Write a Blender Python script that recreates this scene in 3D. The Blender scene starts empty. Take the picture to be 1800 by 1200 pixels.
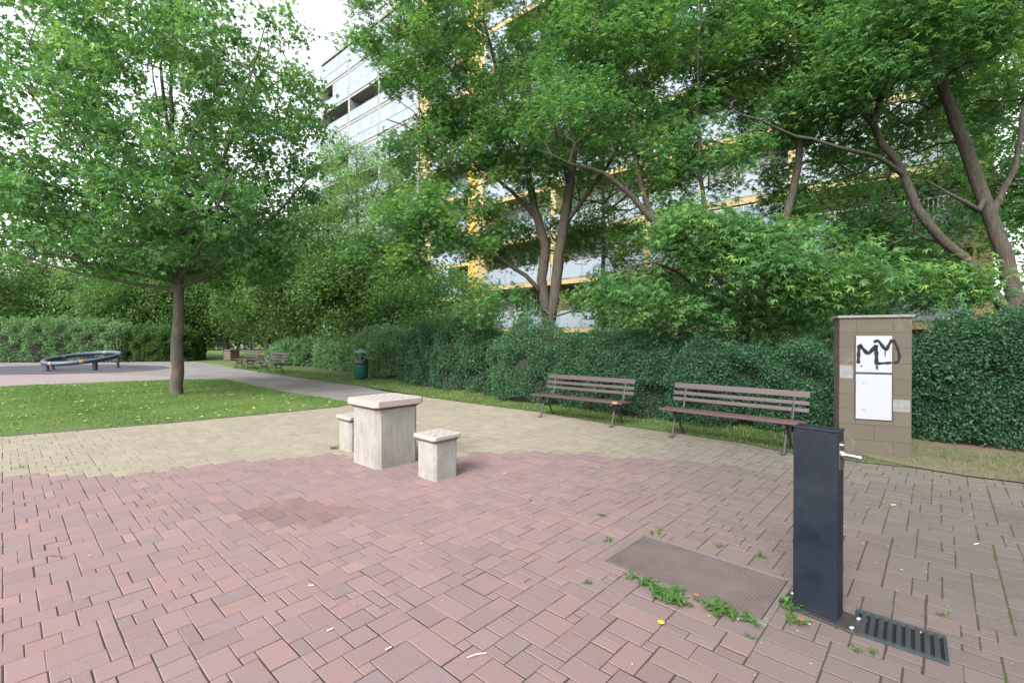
import bpy, math, random
import numpy as np
from mathutils import Vector, Matrix

# ------------------------------------------------------------------ camera, world, sun, exposure
scene = bpy.context.scene
R = math.radians
F = 820.0                      # focal length in pixels of the 1800 px wide frame
CAMH = 1.45
PITCH = math.atan(6.0 / F)     # the camera looks down very slightly
cam_d = bpy.data.cameras.new("camera")
cam = bpy.data.objects.new("camera", cam_d)
scene.collection.objects.link(cam)
cam.location = (0, 0, CAMH)
cam.rotation_euler = (math.pi / 2 - PITCH, 0, 0)
cam_d.sensor_width = 36.0
cam_d.lens = 36.0 * F / 1800.0
cam_d.clip_start = 0.05
cam_d.clip_end = 2000
scene.camera = cam

SUN_EL, SUN_AZ = R(42), R(212)          # azimuth clockwise from +Y; light comes from behind, left
world = bpy.data.worlds.new("World")
scene.world = world
world.use_nodes = True
wt = world.node_tree
for n in list(wt.nodes): wt.nodes.remove(n)
wo = wt.nodes.new("ShaderNodeOutputWorld")
wb = wt.nodes.new("ShaderNodeBackground")
sky = wt.nodes.new("ShaderNodeTexSky")
sky.sky_type = 'NISHITA'; sky.sun_disc = False
sky.sun_elevation = SUN_EL; sky.sun_rotation = SUN_AZ
sky.air_density = 1.2; sky.dust_density = 3.0; sky.ozone_density = 1.0
hs = wt.nodes.new("ShaderNodeHueSaturation")
hs.inputs["Saturation"].default_value = 0.18
wt.links.new(sky.outputs[0], hs.inputs["Color"])
wt.links.new(hs.outputs[0], wb.inputs["Color"])
wb.inputs["Strength"].default_value = 0.15
wt.links.new(wb.outputs[0], wo.inputs["Surface"])

sun_d = bpy.data.lights.new("sun", 'SUN')
sun_d.energy = 1.5; sun_d.angle = R(24); sun_d.color = (1.0, 0.965, 0.91)
sun = bpy.data.objects.new("sun", sun_d)
scene.collection.objects.link(sun)
sdir = Vector((math.sin(SUN_AZ) * math.cos(SUN_EL), math.cos(SUN_AZ) * math.cos(SUN_EL), math.sin(SUN_EL)))
sun.rotation_euler = sdir.to_track_quat('Z', 'Y').to_euler()

scene.view_settings.view_transform = 'Standard'
scene.view_settings.look = 'None'
scene.view_settings.gamma = 1.0
scene.view_settings.use_curve_mapping = False
scene.view_settings.exposure = 1.75
scene.render.engine = 'CYCLES'
scene.cycles.max_bounces = 10
scene.cycles.diffuse_bounces = 6
scene.cycles.transmission_bounces = 6
scene.cycles.transparent_max_bounces = 8
scene.cycles.use_denoising = True

rng = np.random.default_rng(11)
random.seed(11)

# ------------------------------------------------------------------ helpers
def ray(px, py):
    x = (px - 900) / F; v = -(py - 600) / F
    c, s = math.cos(PITCH), math.sin(PITCH)
    return (x, c + v * s, v * c - s)

def G(px, py, z=0.0):
    x, y, w = ray(px, py)
    t = (z - CAMH) / w
    return (x * t, y * t)

def P(px, py, depth):
    x, y, w = ray(px, py)
    t = depth / y
    return (x * t, depth, CAMH + w * t)

def link(o):
    scene.collection.objects.link(o); return o

def tag(o, label=None, cat=None, group=None, kind=None):
    if label: o['label'] = label
    if cat: o['category'] = cat
    if group: o['group'] = group
    if kind: o['kind'] = kind
    return o

def empty(name, loc=(0, 0, 0), rz=0.0):
    o = bpy.data.objects.new(name, None)
    o.empty_display_size = 0.2
    o.location = loc; o.rotation_euler = (0, 0, rz)
    return link(o)

def copy_tree(o, parent=None):
    c = o.copy(); scene.collection.objects.link(c)
    if parent is not None: c.parent = parent
    for ch in list(o.children): copy_tree(ch, c)
    return c

def np_mesh(name, V, Q, m, parent=None, attrs=None, smooth=False):
    """V (n,3), Q (k,4) or (k,3); attrs: dict name -> (k,) float or (k,3) colour per face"""
    V = np.asarray(V, dtype=np.float32)
    Q = np.asarray(Q, dtype=np.int32)
    me = bpy.data.meshes.new(name)
    k, s = Q.shape
    me.vertices.add(len(V)); me.vertices.foreach_set("co", V.ravel())
    me.loops.add(k * s); me.loops.foreach_set("vertex_index", Q.ravel())
    me.polygons.add(k); me.polygons.foreach_set("loop_start", np.arange(0, k * s, s, dtype=np.int32))
    me.update(calc_edges=True)
    me.polygons.foreach_set("use_smooth", np.full(k, smooth, dtype=bool))
    for an, av in (attrs or {}).items():
        av = np.asarray(av, dtype=np.float32)
        if av.ndim == 1:
            a = me.attributes.new(an, 'FLOAT', 'FACE'); a.data.foreach_set("value", av)
        else:
            a = me.attributes.new(an, 'FLOAT_VECTOR', 'FACE'); a.data.foreach_set("vector", av.ravel())
    me.materials.append(m)
    o = bpy.data.objects.new(name, me); link(o)
    if parent is not None:
        o.parent = parent
    return o

class MB:
    def __init__(s): s.v = []; s.f = []
    def add(s, vs, fs):
        b = len(s.v); s.v += [tuple(v) for v in vs]; s.f += [tuple(b + i for i in f) for f in fs]
        return s
    def box(s, c, d, rz=0.0, M=None):
        hx, hy, hz = d[0] / 2, d[1] / 2, d[2] / 2
        vs = [Vector((sx * hx, sy * hy, sz * hz)) for sz in (-1, 1) for sx, sy in ((-1, -1), (1, -1), (1, 1), (-1, 1))]
        m = Matrix.Translation(c) @ (M if M is not None else Matrix.Rotation(rz, 4, 'Z'))
        return s.add([m @ v for v in vs], [(3, 2, 1, 0), (4, 5, 6, 7), (0, 1, 5, 4), (1, 2, 6, 5), (2, 3, 7, 6), (3, 0, 4, 7)])
    def prism(s, pts, z0, z1, inset_top=0):
        n = len(pts)
        cx = sum(p[0] for p in pts) / n; cy = sum(p[1] for p in pts) / n
        def ins(p):
            dx, dy = p[0] - cx, p[1] - cy; l = math.hypot(dx, dy) or 1
            return (p[0] - dx / l * inset_top, p[1] - dy / l * inset_top)
        vs = [(p[0], p[1], z0) for p in pts] + [(*ins(p), z1) for p in pts]
        return s.add(vs, [tuple(range(n - 1, -1, -1)), tuple(range(n, 2 * n))] + [(i, (i + 1) % n, n + (i + 1) % n, n + i) for i in range(n)])
    def tube(s, pts, r, n=8, caps=True, closed=False):
        pts = [Vector(p) for p in pts]; N = len(pts)
        rs = r if isinstance(r, (list, tuple)) else [r] * N
        b = len(s.v); up = None
        for i, p in enumerate(pts):
            if closed: t = pts[(i + 1) % N] - pts[i - 1]
            else: t = pts[min(i + 1, N - 1)] - pts[max(i - 1, 0)]
            t.normalize()
            if up is None:
                a = Vector((0, 0, 1)) if abs(t.z) < 0.9 else Vector((1, 0, 0))
                up = (a - a.dot(t) * t).normalized()
            else:
                up = (up - up.dot(t) * t).normalized()
            sd = t.cross(up)
            for k in range(n):
                a = 2 * math.pi * k / n
                s.v.append(tuple(p + (up * math.cos(a) + sd * math.sin(a)) * rs[i]))
        for i in range(N if closed else N - 1):
            j = (i + 1) % N
            for k in range(n):
                s.f.append((b + i * n + k, b + i * n + (k + 1) % n, b + j * n + (k + 1) % n, b + j * n + k))
        if caps and not closed:
            s.f.append(tuple(b + k for k in range(n - 1, -1, -1)))
            s.f.append(tuple(b + (N - 1) * n + k for k in range(n)))
        return s
    def lathe(s, prof, n=24, c=(0, 0, 0)):
        b = len(s.v); N = len(prof)
        for (r, z) in prof:
            for k in range(n):
                a = 2 * math.pi * k / n
                s.v.append((c[0] + r * math.cos(a), c[1] + r * math.sin(a), c[2] + z))
        for i in range(N - 1):
            for k in range(n):
                s.f.append((b + i * n + k, b + i * n + (k + 1) % n, b + (i + 1) * n + (k + 1) % n, b + (i + 1) * n + k))
        s.f.append(tuple(b + k for k in range(n - 1, -1, -1)))
        s.f.append(tuple(b + (N - 1) * n + k for k in range(n)))
        return s
    def sheet(s, pts, z):
        n = len(pts)
        return s.add([(p[0], p[1], z) for p in pts], [tuple(range(n))])
    def build(s, name, m, parent=None, bevel=0.0, smooth=False, off=None, seg=2):
        me = bpy.data.meshes.new(name)
        v = s.v
        if off is not None: v = [(a - off[0], b - off[1], c - off[2]) for a, b, c in v]
        me.from_pydata(v, [], s.f); me.update(); me.validate()
        me.materials.append(m)
        if smooth:
            for p in me.polygons: p.use_smooth = True
        o = bpy.data.objects.new(name, me); link(o)
        if parent is not None: o.parent = parent
        if bevel > 0:
            bm = o.modifiers.new("bevel", 'BEVEL'); bm.width = bevel; bm.segments = seg; bm.limit_method = 'ANGLE'; bm.angle_limit = R(40)
            for p in me.polygons: p.use_smooth = True
            wn = o.modifiers.new("wn", 'WEIGHTED_NORMAL'); wn.keep_sharp = False
        return o

# ------------------------------------------------------------------ materials
class NT:
    def __init__(s, name):
        s.m = bpy.data.materials.new(name); s.m.use_nodes = True
        s.t = s.m.node_tree; s.t.nodes.clear()
        s.out = s.n("ShaderNodeOutputMaterial")
    def n(s, ty, **kw):
        x = s.t.nodes.new(ty)
        for k, v in kw.items(): setattr(x, k, v)
        return x
    def l(s, a, b): s.t.links.new(a, b)
    def noise(s, scale, detail=4, rough=0.55, vec=None, dist=0.0):
        x = s.n("ShaderNodeTexNoise"); x.inputs["Scale"].default_value = scale
        x.inputs["Detail"].default_value = detail; x.inputs["Roughness"].default_value = rough
        x.inputs["Distortion"].default_value = dist
        if vec is not None: s.l(vec, x.inputs["Vector"])
        return x.outputs["Fac"]
    def obj(s): return s.n("ShaderNodeTexCoord").outputs["Object"]
    def pos(s): return s.n("ShaderNodeNewGeometry").outputs["Position"]
    def map(s, vec, scale=(1, 1, 1), rot=(0, 0, 0)):
        x = s.n("ShaderNodeMapping"); x.inputs["Scale"].default_value = scale; x.inputs["Rotation"].default_value = rot
        s.l(vec, x.inputs["Vector"]); return x.outputs[0]
    def ramp(s, fac, stops):
        x = s.n("ShaderNodeValToRGB"); e = x.color_ramp.elements
        while len(e) < len(stops): e.new(0.5)
        for el, (p, c) in zip(e, stops):
            el.position = p; el.color = (*c, 1) if len(c) == 3 else c
        s.l(fac, x.inputs["Fac"]); return x.outputs["Color"]
    def mix(s, fac, a, b, mode='MIX'):
        x = s.n("ShaderNodeMix"); x.data_type = 'RGBA'; x.blend_type = mode
        for val, i in ((fac, 0), (a, 6), (b, 7)):
            if isinstance(val, (int, float)): x.inputs[i].default_value = val
            elif isinstance(val, tuple): x.inputs[i].default_value = (*val, 1)
            else: s.l(val, x.inputs[i])
        return x.outputs[2]
    def mr(s, v, a, b, c=0.0, d=1.0):
        x = s.n("ShaderNodeMapRange"); s.l(v, x.inputs[0])
        for i, q in enumerate((a, b, c, d)): x.inputs[i + 1].default_value = q
        return x.outputs[0]
    def attr(s, name, out="Fac"):
        x = s.n("ShaderNodeAttribute"); x.attribute_name = name; return x.outputs[out]
    def bump(s, h, strength=0.4, dist=0.01):
        x = s.n("ShaderNodeBump"); x.inputs["Strength"].default_value = strength; x.inputs["Distance"].default_value = dist
        s.l(h, x.inputs["Height"]); return x.outputs[0]
    def bsdf(s, col, rough=0.8, metal=0.0, bump=None, spec=None):
        x = s.n("ShaderNodeBsdfPrincipled")
        if isinstance(col, tuple): x.inputs["Base Color"].default_value = (*col, 1)
        else: s.l(col, x.inputs["Base Color"])
        if isinstance(rough, (int, float)): x.inputs["Roughness"].default_value = rough
        else: s.l(rough, x.inputs["Roughness"])
        x.inputs["Metallic"].default_value = metal
        if spec is not None: x.inputs["Specular IOR Level"].default_value = spec
        if bump is not None: s.l(bump, x.inputs["Normal"])
        s.l(x.outputs[0], s.out.inputs[0]); s.b = x
        return s.m

def worn(name, c, c2=None, rough=0.7, scale=6.0, amt=0.5, metal=0.0, bs=0.2, bscale=60, bd=0.004, stretch=(1, 1, 1), spec=None):
    t = NT(name); o = t.obj()
    v = t.map(o, stretch)
    n = t.noise(scale, 6, 0.6, v)
    c2 = c2 or tuple(x * 0.6 for x in c)
    col = t.mix(t.mr(n, 0.35, 0.7, 0, amt), c, c2)
    fine = t.noise(scale * 9, 3, 0.6, o)
    col = t.mix(t.mr(fine, 0.3, 0.8, 0.0, 0.35), col, tuple(x * 0.75 for x in c))
    return t.bsdf(col, t.mr(n, 0.2, 0.8, rough - 0.1, min(1, rough + 0.12)), metal, t.bump(t.noise(bscale, 4, 0.6, o), bs, bd), spec)

def leaf_mat(name, dark, mid, light, trans=0.35, rough=0.5, hue=(0.5, 0.5)):
    t = NT(name)
    tint = t.attr("tint")
    col = t.ramp(tint, [(0.0, dark), (0.5, mid), (0.93, light), (1.0, (light[0] * 1.2, light[1] * 1.12, light[2] * 0.9))])
    b = t.n("ShaderNodeBsdfPrincipled"); t.l(col, b.inputs["Base Color"]); b.inputs["Roughness"].default_value = rough
    b.inputs["Specular IOR Level"].default_value = 0.28
    tr = t.n("ShaderNodeBsdfTranslucent")
    tc = t.mix(0.5, col, (0.16, 0.36, 0.03)); t.l(tc, tr.inputs["Color"])
    mx = t.n("ShaderNodeMixShader"); mx.inputs[0].default_value = trans
    t.l(b.outputs[0], mx.inputs[1]); t.l(tr.outputs[0], mx.inputs[2]); t.l(mx.outputs[0], t.out.inputs[0])
    return t.m

def bark_mat(name, c1, c2, vert=0.25):
    t = NT(name); p = t.pos()
    v = t.map(p, (1, 1, vert))
    n = t.noise(22, 6, 0.65, v, 0.6); n2 = t.noise(2.0, 3, 0.5, p)
    col = t.ramp(n, [(0.3, c1), (0.7, c2)])
    col = t.mix(t.mr(n2, 0.45, 0.75, 0, 0.45), col, (0.06, 0.075, 0.04))
    return t.bsdf(col, 0.95, 0, t.bump(n, 0.8, 0.03), 0.2)

M = {}
M['leaf_maple'] = leaf_mat('leaf_maple', (0.055, 0.14, 0.055), (0.11, 0.245, 0.092), (0.185, 0.34, 0.11), 0.48)
M['leaf_silver'] = leaf_mat('leaf_silver', (0.045, 0.13, 0.05), (0.088, 0.22, 0.078), (0.20, 0.35, 0.085), 0.48)
M['leaf_right'] = leaf_mat('leaf_right', (0.040, 0.122, 0.046), (0.082, 0.205, 0.07), (0.18, 0.325, 0.08), 0.48)
M['leaf_locust'] = leaf_mat('leaf_locust', (0.075, 0.16, 0.055), (0.13, 0.25, 0.085), (0.20, 0.33, 0.11), 0.4)
M['leaf_dark'] = leaf_mat('leaf_dark', (0.025, 0.06, 0.018), (0.045, 0.10, 0.026), (0.095, 0.175, 0.04), 0.36)
M['leaf_hedge'] = leaf_mat('leaf_hedge', (0.016, 0.052, 0.026), (0.029, 0.084, 0.040), (0.066, 0.15, 0.062), 0.22)
M['leaf_hedge_pale'] = leaf_mat('leaf_hedge_pale', (0.048, 0.115, 0.048), (0.088, 0.185, 0.075), (0.15, 0.27, 0.11), 0.25)
M['grass'] = leaf_mat('grass_blades', (0.045, 0.105, 0.022), (0.08, 0.165, 0.032), (0.15, 0.24, 0.06), 0.3, 0.7)
M['weed'] = leaf_mat('weed_leaf', (0.035, 0.085, 0.022), (0.055, 0.125, 0.03), (0.09, 0.17, 0.045), 0.3)
M['bark_grey'] = bark_mat('bark_grey', (0.06, 0.052, 0.044), (0.135, 0.12, 0.10))
M['bark_dark'] = bark_mat('bark_dark', (0.035, 0.03, 0.025), (0.095, 0.08, 0.066))
M['twig_core'] = worn('twig_core', (0.014, 0.016, 0.009), (0.024, 0.018, 0.013), 0.95, 8, 0.8)  # twigs, with the hedge's inner shade put into the colour

def ground_mat(name, cols, scale=1.2, fine=35, bs=0.6, bd=0.02):
    t = NT(name); p = t.pos()
    a = t.noise(scale, 6, 0.6, p); b = t.noise(fine, 5, 0.7, p)
    col = t.ramp(a, [(0.3, cols[0]), (0.5, cols[1]), (0.72, cols[2])])
    col = t.mix(t.mr(b, 0.35, 0.75, 0, 0.6), col, tuple(x * 0.45 for x in cols[0]))
    return t.bsdf(col, 0.95, 0, t.bump(b, bs, bd), 0.2)
M['soil_grass'] = ground_mat('soil_grass', [(0.07, 0.10, 0.03), (0.085, 0.14, 0.035), (0.13, 0.13, 0.06)])
M['soil'] = ground_mat('soil', [(0.10, 0.078, 0.055), (0.135, 0.105, 0.075), (0.085, 0.085, 0.045)])
M['path'] = ground_mat('path_asphalt', [(0.125, 0.118, 0.115), (0.165, 0.157, 0.153), (0.22, 0.21, 0.205)], 0.7, 60, 0.4, 0.006)
M['pink_path'] = ground_mat('pink_path', [(0.21, 0.15, 0.155), (0.22, 0.18, 0.18), (0.21, 0.198, 0.19)], 0.3, 40, 0.3, 0.004)
M['rubber'] = ground_mat('rubber', [(0.05, 0.05, 0.06), (0.065, 0.065, 0.078), (0.085, 0.085, 0.09)], 1.0, 50, 0.4, 0.01)

# joint bed between the pavers: sand and moss
t = NT('joint_bed'); p = t.pos()
a = t.noise(1.1, 5, 0.6, p); b = t.noise(40, 4, 0.6, p)
sx = t.n("ShaderNodeSeparateXYZ"); t.l(p, sx.inputs[0])
near = t.mr(sx.outputs[0], -1.0, 2.5, -0.25, 0.16)
ad = t.n("ShaderNodeMath", operation='ADD'); t.l(a, ad.inputs[0]); t.l(near, ad.inputs[1])
col = t.mix(t.mr(ad.outputs[0], 0.5, 0.72, 0, 1), (0.045, 0.034, 0.028), (0.045, 0.065, 0.016))
col = t.mix(t.mr(b, 0.3, 0.7, 0, 0.5), col, (0.03, 0.026, 0.02))
M['joint'] = t.bsdf(col, 1.0, 0, t.bump(b, 0.6, 0.01), 0.1)

# paver stone: colour per stone, speckle, grime
t = NT('paver'); p = t.pos()
base = t.attr("stone", "Vector")
sp = t.noise(320, 3, 0.75, p); g = t.noise(1.6, 6, 0.62, p, 0.4); g2 = t.noise(14, 5, 0.65, p)
col = t.mix(t.mr(sp, 0.4, 0.8, 0, 0.35), base, (0.30, 0.26, 0.24))
col = t.mix(t.mr(sp, 0.52, 0.28, 0, 0.55), col, (0.05, 0.037, 0.034))
col = t.mix(t.mr(g, 0.42, 0.72, 0, 0.30), col, (0.13, 0.10, 0.09))
col = t.mix(t.mr(g2, 0.50, 0.8, 0, 0.22), col, (0.10, 0.085, 0.07))
M['paver'] = t.bsdf(col, 0.9, 0, t.bump(sp, 0.35, 0.004), 0.3)

# terrazzo of the chess table
t = NT('washed_concrete'); o = t.obj()
v = t.map(o, (1, 1, 0.12))
st = t.noise(28, 5, 0.7, v); pb = t.n("ShaderNodeTexVoronoi"); pb.inputs["Scale"].default_value = 70; t.l(o, pb.inputs["Vector"])
blot = t.noise(5, 6, 0.65, o)
col = t.mix(t.mr(st, 0.38, 0.68, 0, 0.6), (0.25, 0.238, 0.222), (0.15, 0.13, 0.112))
col = t.mix(t.mr(blot, 0.45, 0.7, 0, 0.7), col, (0.16, 0.138, 0.12))
col = t.mix(t.mr(pb.outputs["Distance"], 0.0, 0.45, 0.5, 0), col, (0.28, 0.265, 0.245))
M['conc'] = t.bsdf(col, 0.9, 0, t.bump(pb.outputs["Distance"], 0.5, 0.006), 0.3)
M['slab_top'] = worn('slab_top', (0.30, 0.265, 0.24), (0.22, 0.18, 0.16), 0.8, 9, 0.6, bs=0.25, bscale=120)
M['slab_rim'] = worn('slab_rim', (0.18, 0.13, 0.11), (0.12, 0.088, 0.075), 0.85, 12, 0.6, bs=0.3, bscale=120)
M['board_dark'] = worn('board_dark', (0.225, 0.20, 0.20), (0.25, 0.225, 0.215), 0.8, 18, 0.8)
M['board_light'] = worn('board_light', (0.295, 0.28, 0.275), (0.26, 0.245, 0.24), 0.8, 18, 0.7)

M['slat'] = worn('slat_paint', (0.056, 0.026, 0.028), (0.038, 0.019, 0.020), 0.5, 5, 0.7, bs=0.25, bscale=50, stretch=(0.15, 1, 1))
M['slat_back'] = worn('slat_back_paint', (0.042, 0.025, 0.029), (0.030, 0.018, 0.020), 0.5, 5, 0.6, bs=0.25, bscale=50, stretch=(0.15, 1, 1))
M['slat_bare'] = worn('slat_bare_wood', (0.25, 0.13, 0.05), (0.17, 0.09, 0.04), 0.7, 12, 0.5)
M['iron'] = worn('cast_iron', (0.018, 0.02, 0.02), (0.03, 0.026, 0.022), 0.55, 10, 0.5, bs=0.4, bscale=90)
M['post'] = worn('post_paint', (0.006, 0.009, 0.015), (0.020, 0.025, 0.033), 0.5, 3.5, 0.8, bs=0.15, bscale=160, bd=0.002, spec=0.15)
M['chrome'] = worn('chrome', (0.55, 0.55, 0.57), (0.42, 0.42, 0.44), 0.22, 10, 0.3, 1.0, 0.0)
M['steel'] = worn('steel_plate', (0.085, 0.08, 0.08), (0.055, 0.05, 0.048), 0.45, 10, 0.6, 0.7, 0.1)
M['grate'] = worn('grate_iron', (0.022, 0.032, 0.040), (0.04, 0.042, 0.042), 0.45, 14, 0.6, 0.2, 0.3, 100)
M['black'] = worn('black_hole', (0.012, 0.012, 0.012), (0.03, 0.03, 0.025), 0.9, 20, 0.6)
M['pit_shade'] = ground_mat('pit_shade', [(0.012, 0.012, 0.011), (0.022, 0.02, 0.018), (0.006, 0.006, 0.006)], 40, 90, 1.0, 0.02)  # near-black mottle, darkness of the drain pit painted in
M['bin_green'] = worn('bin_green', (0.012, 0.075, 0.055), (0.01, 0.05, 0.038), 0.35, 5, 0.6)
M['bin_roof'] = worn('bin_roof', (0.03, 0.14, 0.13), (0.03, 0.09, 0.085), 0.35, 5, 0.6)
M['bag'] = worn('bin_bag', (0.015, 0.018, 0.022), (0.03, 0.03, 0.035), 0.3, 9, 0.5, bs=1.0, bscale=18, bd=0.03)
M['ring_blue'] = worn('ring_blue', (0.012, 0.027, 0.075), (0.022, 0.04, 0.085), 0.5, 3, 0.6)
M['ring_orange'] = worn('ring_orange', (0.26, 0.11, 0.07), (0.2, 0.08, 0.06), 0.5, 5, 0.5)
M['planter'] = worn('planter_stone', (0.11, 0.08, 0.055), (0.08, 0.06, 0.045), 0.9, 5, 0.5)
M['cab_white'] = worn('cabinet_white', (0.24, 0.255, 0.28), (0.21, 0.22, 0.235), 0.4, 5, 0.5, bs=0.05)
M['cab_frame'] = worn('cabinet_frame', (0.02, 0.02, 0.022), (0.04, 0.035, 0.03), 0.6, 9, 0.5)
M['cap_plate'] = worn('cap_plate', (0.15, 0.145, 0.135), (0.10, 0.095, 0.085), 0.7, 6, 0.7)
M['spray'] = worn('spray_paint', (0.003, 0.003, 0.004), (0.006, 0.006, 0.007), 0.9, 30, 0.4)
M['poster'] = worn('faded_sticker', (0.15, 0.16, 0.165), (0.085, 0.078, 0.062), 0.7, 12, 0.9)
M['butt'] = worn('butt_white', (0.42, 0.40, 0.36), (0.3, 0.26, 0.2), 0.8, 30, 0.5)
M['fallen'] = leaf_mat('fallen_leaf', (0.18, 0.20, 0.07), (0.32, 0.31, 0.13), (0.36, 0.34, 0.2), 0.1, 0.7)
M['petal'] = worn('petal_orange', (0.30, 0.085, 0.025), (0.2, 0.05, 0.02), 0.6, 60, 0.5)
M['petal_y'] = worn('petal_yellow', (0.40, 0.30, 0.04), (0.3, 0.2, 0.03), 0.6, 60, 0.5)
# building
M['b_white'] = worn('facade_panel', (0.215, 0.25, 0.295), (0.185, 0.215, 0.255), 0.6, 1.5, 0.5, bs=0.05)
M['b_beige'] = worn('facade_beige', (0.22, 0.215, 0.205), (0.19, 0.185, 0.178), 0.85, 1.5, 0.5, bs=0.1)
M['b_yellow'] = worn('facade_yellow', (0.33, 0.255, 0.13), (0.29, 0.22, 0.115), 0.85, 1.0, 0.4, bs=0.1)
M['b_orange'] = worn('facade_orange', (0.42, 0.26, 0.065), (0.37, 0.22, 0.055), 0.85, 1.0, 0.4, bs=0.1)
M['b_inner'] = worn('loggia_wall', (0.22, 0.225, 0.23), (0.18, 0.185, 0.19), 0.85, 1.0, 0.4, bs=0.1)
M['b_frame'] = worn('window_frame', (0.34, 0.34, 0.34), (0.28, 0.28, 0.28), 0.5, 2, 0.4, bs=0.05)
M['b_dark'] = worn('dark_trim', (0.08, 0.085, 0.09), (0.05, 0.05, 0.055), 0.6, 2, 0.4)
t = NT('window_glass'); n = t.noise(2.2, 2, 0.4, t.map(t.pos(), (1, 1, .25)))
M['glass'] = t.bsdf(t.ramp(n, [(0.40, (0.02, 0.024, 0.028)), (0.52, (0.05, 0.055, 0.06)), (0.56, (0.20, 0.20, 0.19)), (0.7, (0.28, 0.28, 0.27))]), 0.08, 0.0, None, 0.9)
t = NT('glazing'); n = t.noise(0.6, 3, 0.5, t.pos())
M['glazing'] = t.bsdf(t.ramp(n, [(0.35, (0.16, 0.19, 0.235)), (0.7, (0.23, 0.27, 0.325))]), 0.12, 0.0, None, 0.8)  # sky reflection put into the pane colour as pale blue

# masonry blocks for the service pillar
t = NT('block_masonry'); o = t.obj()
sx = t.n("ShaderNodeSeparateXYZ"); t.l(o, sx.inputs[0])
ax = t.n("ShaderNodeMath", operation='ADD'); t.l(sx.outputs[0], ax.inputs[0]); t.l(sx.outputs[1], ax.inputs[1])
cx = t.n("ShaderNodeCombineXYZ"); t.l(ax.outputs[0], cx.inputs[0]); t.l(sx.outputs[2], cx.inputs[1])
bk = t.n("ShaderNodeTexBrick"); t.l(cx.outputs[0], bk.inputs["Vector"])
bk.inputs["Scale"].default_value = 1.0; bk.inputs["Brick Width"].default_value = 0.375; bk.inputs["Row Height"].default_value = 0.19
bk.inputs["Mortar Size"].default_value = 0.005; bk.inputs["Mortar Smooth"].default_value = 0.1; bk.offset = 0.5
bk.inputs["Color1"].default_value = (0.056, 0.049, 0.038, 1); bk.inputs["Color2"].default_value = (0.070, 0.062, 0.048, 1)
bk.inputs["Mortar"].default_value = (0.030, 0.026, 0.021, 1)
n1 = t.noise(7, 6, 0.65, o); n2 = t.noise(120, 4, 0.7, o)
col = t.mix(t.mr(n1, 0.42, 0.75, 0, 0.5), bk.outputs["Color"], (0.055, 0.05, 0.042))
col = t.mix(t.mr(n2, 0.3, 0.75, 0, 0.4), col, (0.14, 0.122, 0.095))
st_ = t.noise(3.2, 6, 0.7, t.map(o, (1, 1, .5)), 1.5)
col = t.mix(t.mr(st_, 0.56, 0.64, 0, 0.45), col, (0.12, 0.118, 0.105))
M['block'] = t.bsdf(col, 0.95, 0, t.bump(n2, 0.5, 0.006), 0.2)

# tread plate for the access cover
t = NT('tread_plate'); o = t.obj()
def studs(rot, off):
    v = t.map(o, (1, 1, 1), (0, 0, rot))
    s_ = t.n("ShaderNodeSeparateXYZ"); t.l(v, s_.inputs[0])
    outs = []
    for k, (per, sh) in enumerate(((0.028, off), (0.028, off))):
        a_ = t.n("ShaderNodeMath", operation='ADD'); t.l(s_.outputs[k], a_.inputs[0]); a_.inputs[1].default_value = sh * per + 10 * per
        m_ = t.n("ShaderNodeMath", operation='MODULO'); t.l(a_.outputs[0], m_.inputs[0]); m_.inputs[1].default_value = per
        c_ = t.n("ShaderNodeMath", operation='SUBTRACT'); t.l(m_.outputs[0], c_.inputs[0]); c_.inputs[1].default_value = per / 2
        ab = t.n("ShaderNodeMath", operation='ABSOLUTE'); t.l(c_.outputs[0], ab.inputs[0])
        outs.append(t.mr(ab.outputs[0], *((0.008, 0.0105, 1, 0) if k == 0 else (0.002, 0.0035, 1, 0))))
    mm = t.n("ShaderNodeMath", operation='MULTIPLY'); t.l(outs[0], mm.inputs[0]); t.l(outs[1], mm.inputs[1])
    return mm.outputs[0]
s1 = studs(R(45), 0.0); s2 = studs(R(-45), 0.5)
mx = t.n("ShaderNodeMath", operation='MAXIMUM'); t.l(s1, mx.inputs[0]); t.l(s2, mx.inputs[1])
n1 = t.noise(6, 6, 0.6, o)
col = t.mix(t.mr(n1, 0.3, 0.7), (0.085, 0.062, 0.060), (0.125, 0.098, 0.096))
col = t.mix(mx.outputs[0], col, (0.135, 0.112, 0.11))
M['tread'] = t.bsdf(col, 0.6, 0.25, t.bump(mx.outputs[0], 0.5, 0.003), 0.4)

# ------------------------------------------------------------------ ground and paving
def structure(name, mb, m):
    return tag(mb.build(name, m), kind='structure')

structure('ground', MB().sheet([(-250, -40), (250, -40), (250, 300), (-250, 300)], -0.035), M['soil_grass'])

EDGE = [(410, 646.5), (504, 660.5), (600, 674), (638, 679), (749, 698), (860, 713), (943, 723.5), (1068, 745), (1179, 760), (1300, 778), (1372, 793), (1470, 806), (1512, 813), (1620, 824), (1800, 850)]
edge_w = [G(*e) for e in EDGE]
edge_w.append((edge_w[-1][0] + 4.2, edge_w[-1][1] - 3.4))
lawn_near = [G(0, 767), G(150, 755), G(300, 743), G(450, 729), G(600, 714.5)]
d0 = Vector((lawn_near[0][0] - lawn_near[1][0], lawn_near[0][1] - lawn_near[1][1], 0)).normalized()
lawn_near.insert(0, (lawn_near[0][0] + d0.x * 9, lawn_near[0][1] + d0.y * 9))
lawn_far = [G(625, 709), G(560, 698), G(500, 689), G(443, 678), G(415, 670), G(393, 666), G(300, 668), G(150, 673), G(0, 680)]
lawn_far.append((lawn_far[-1][0] - 12, lawn_far[-1][1] - 2.5))
lawn = lawn_near + lawn_far

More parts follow.
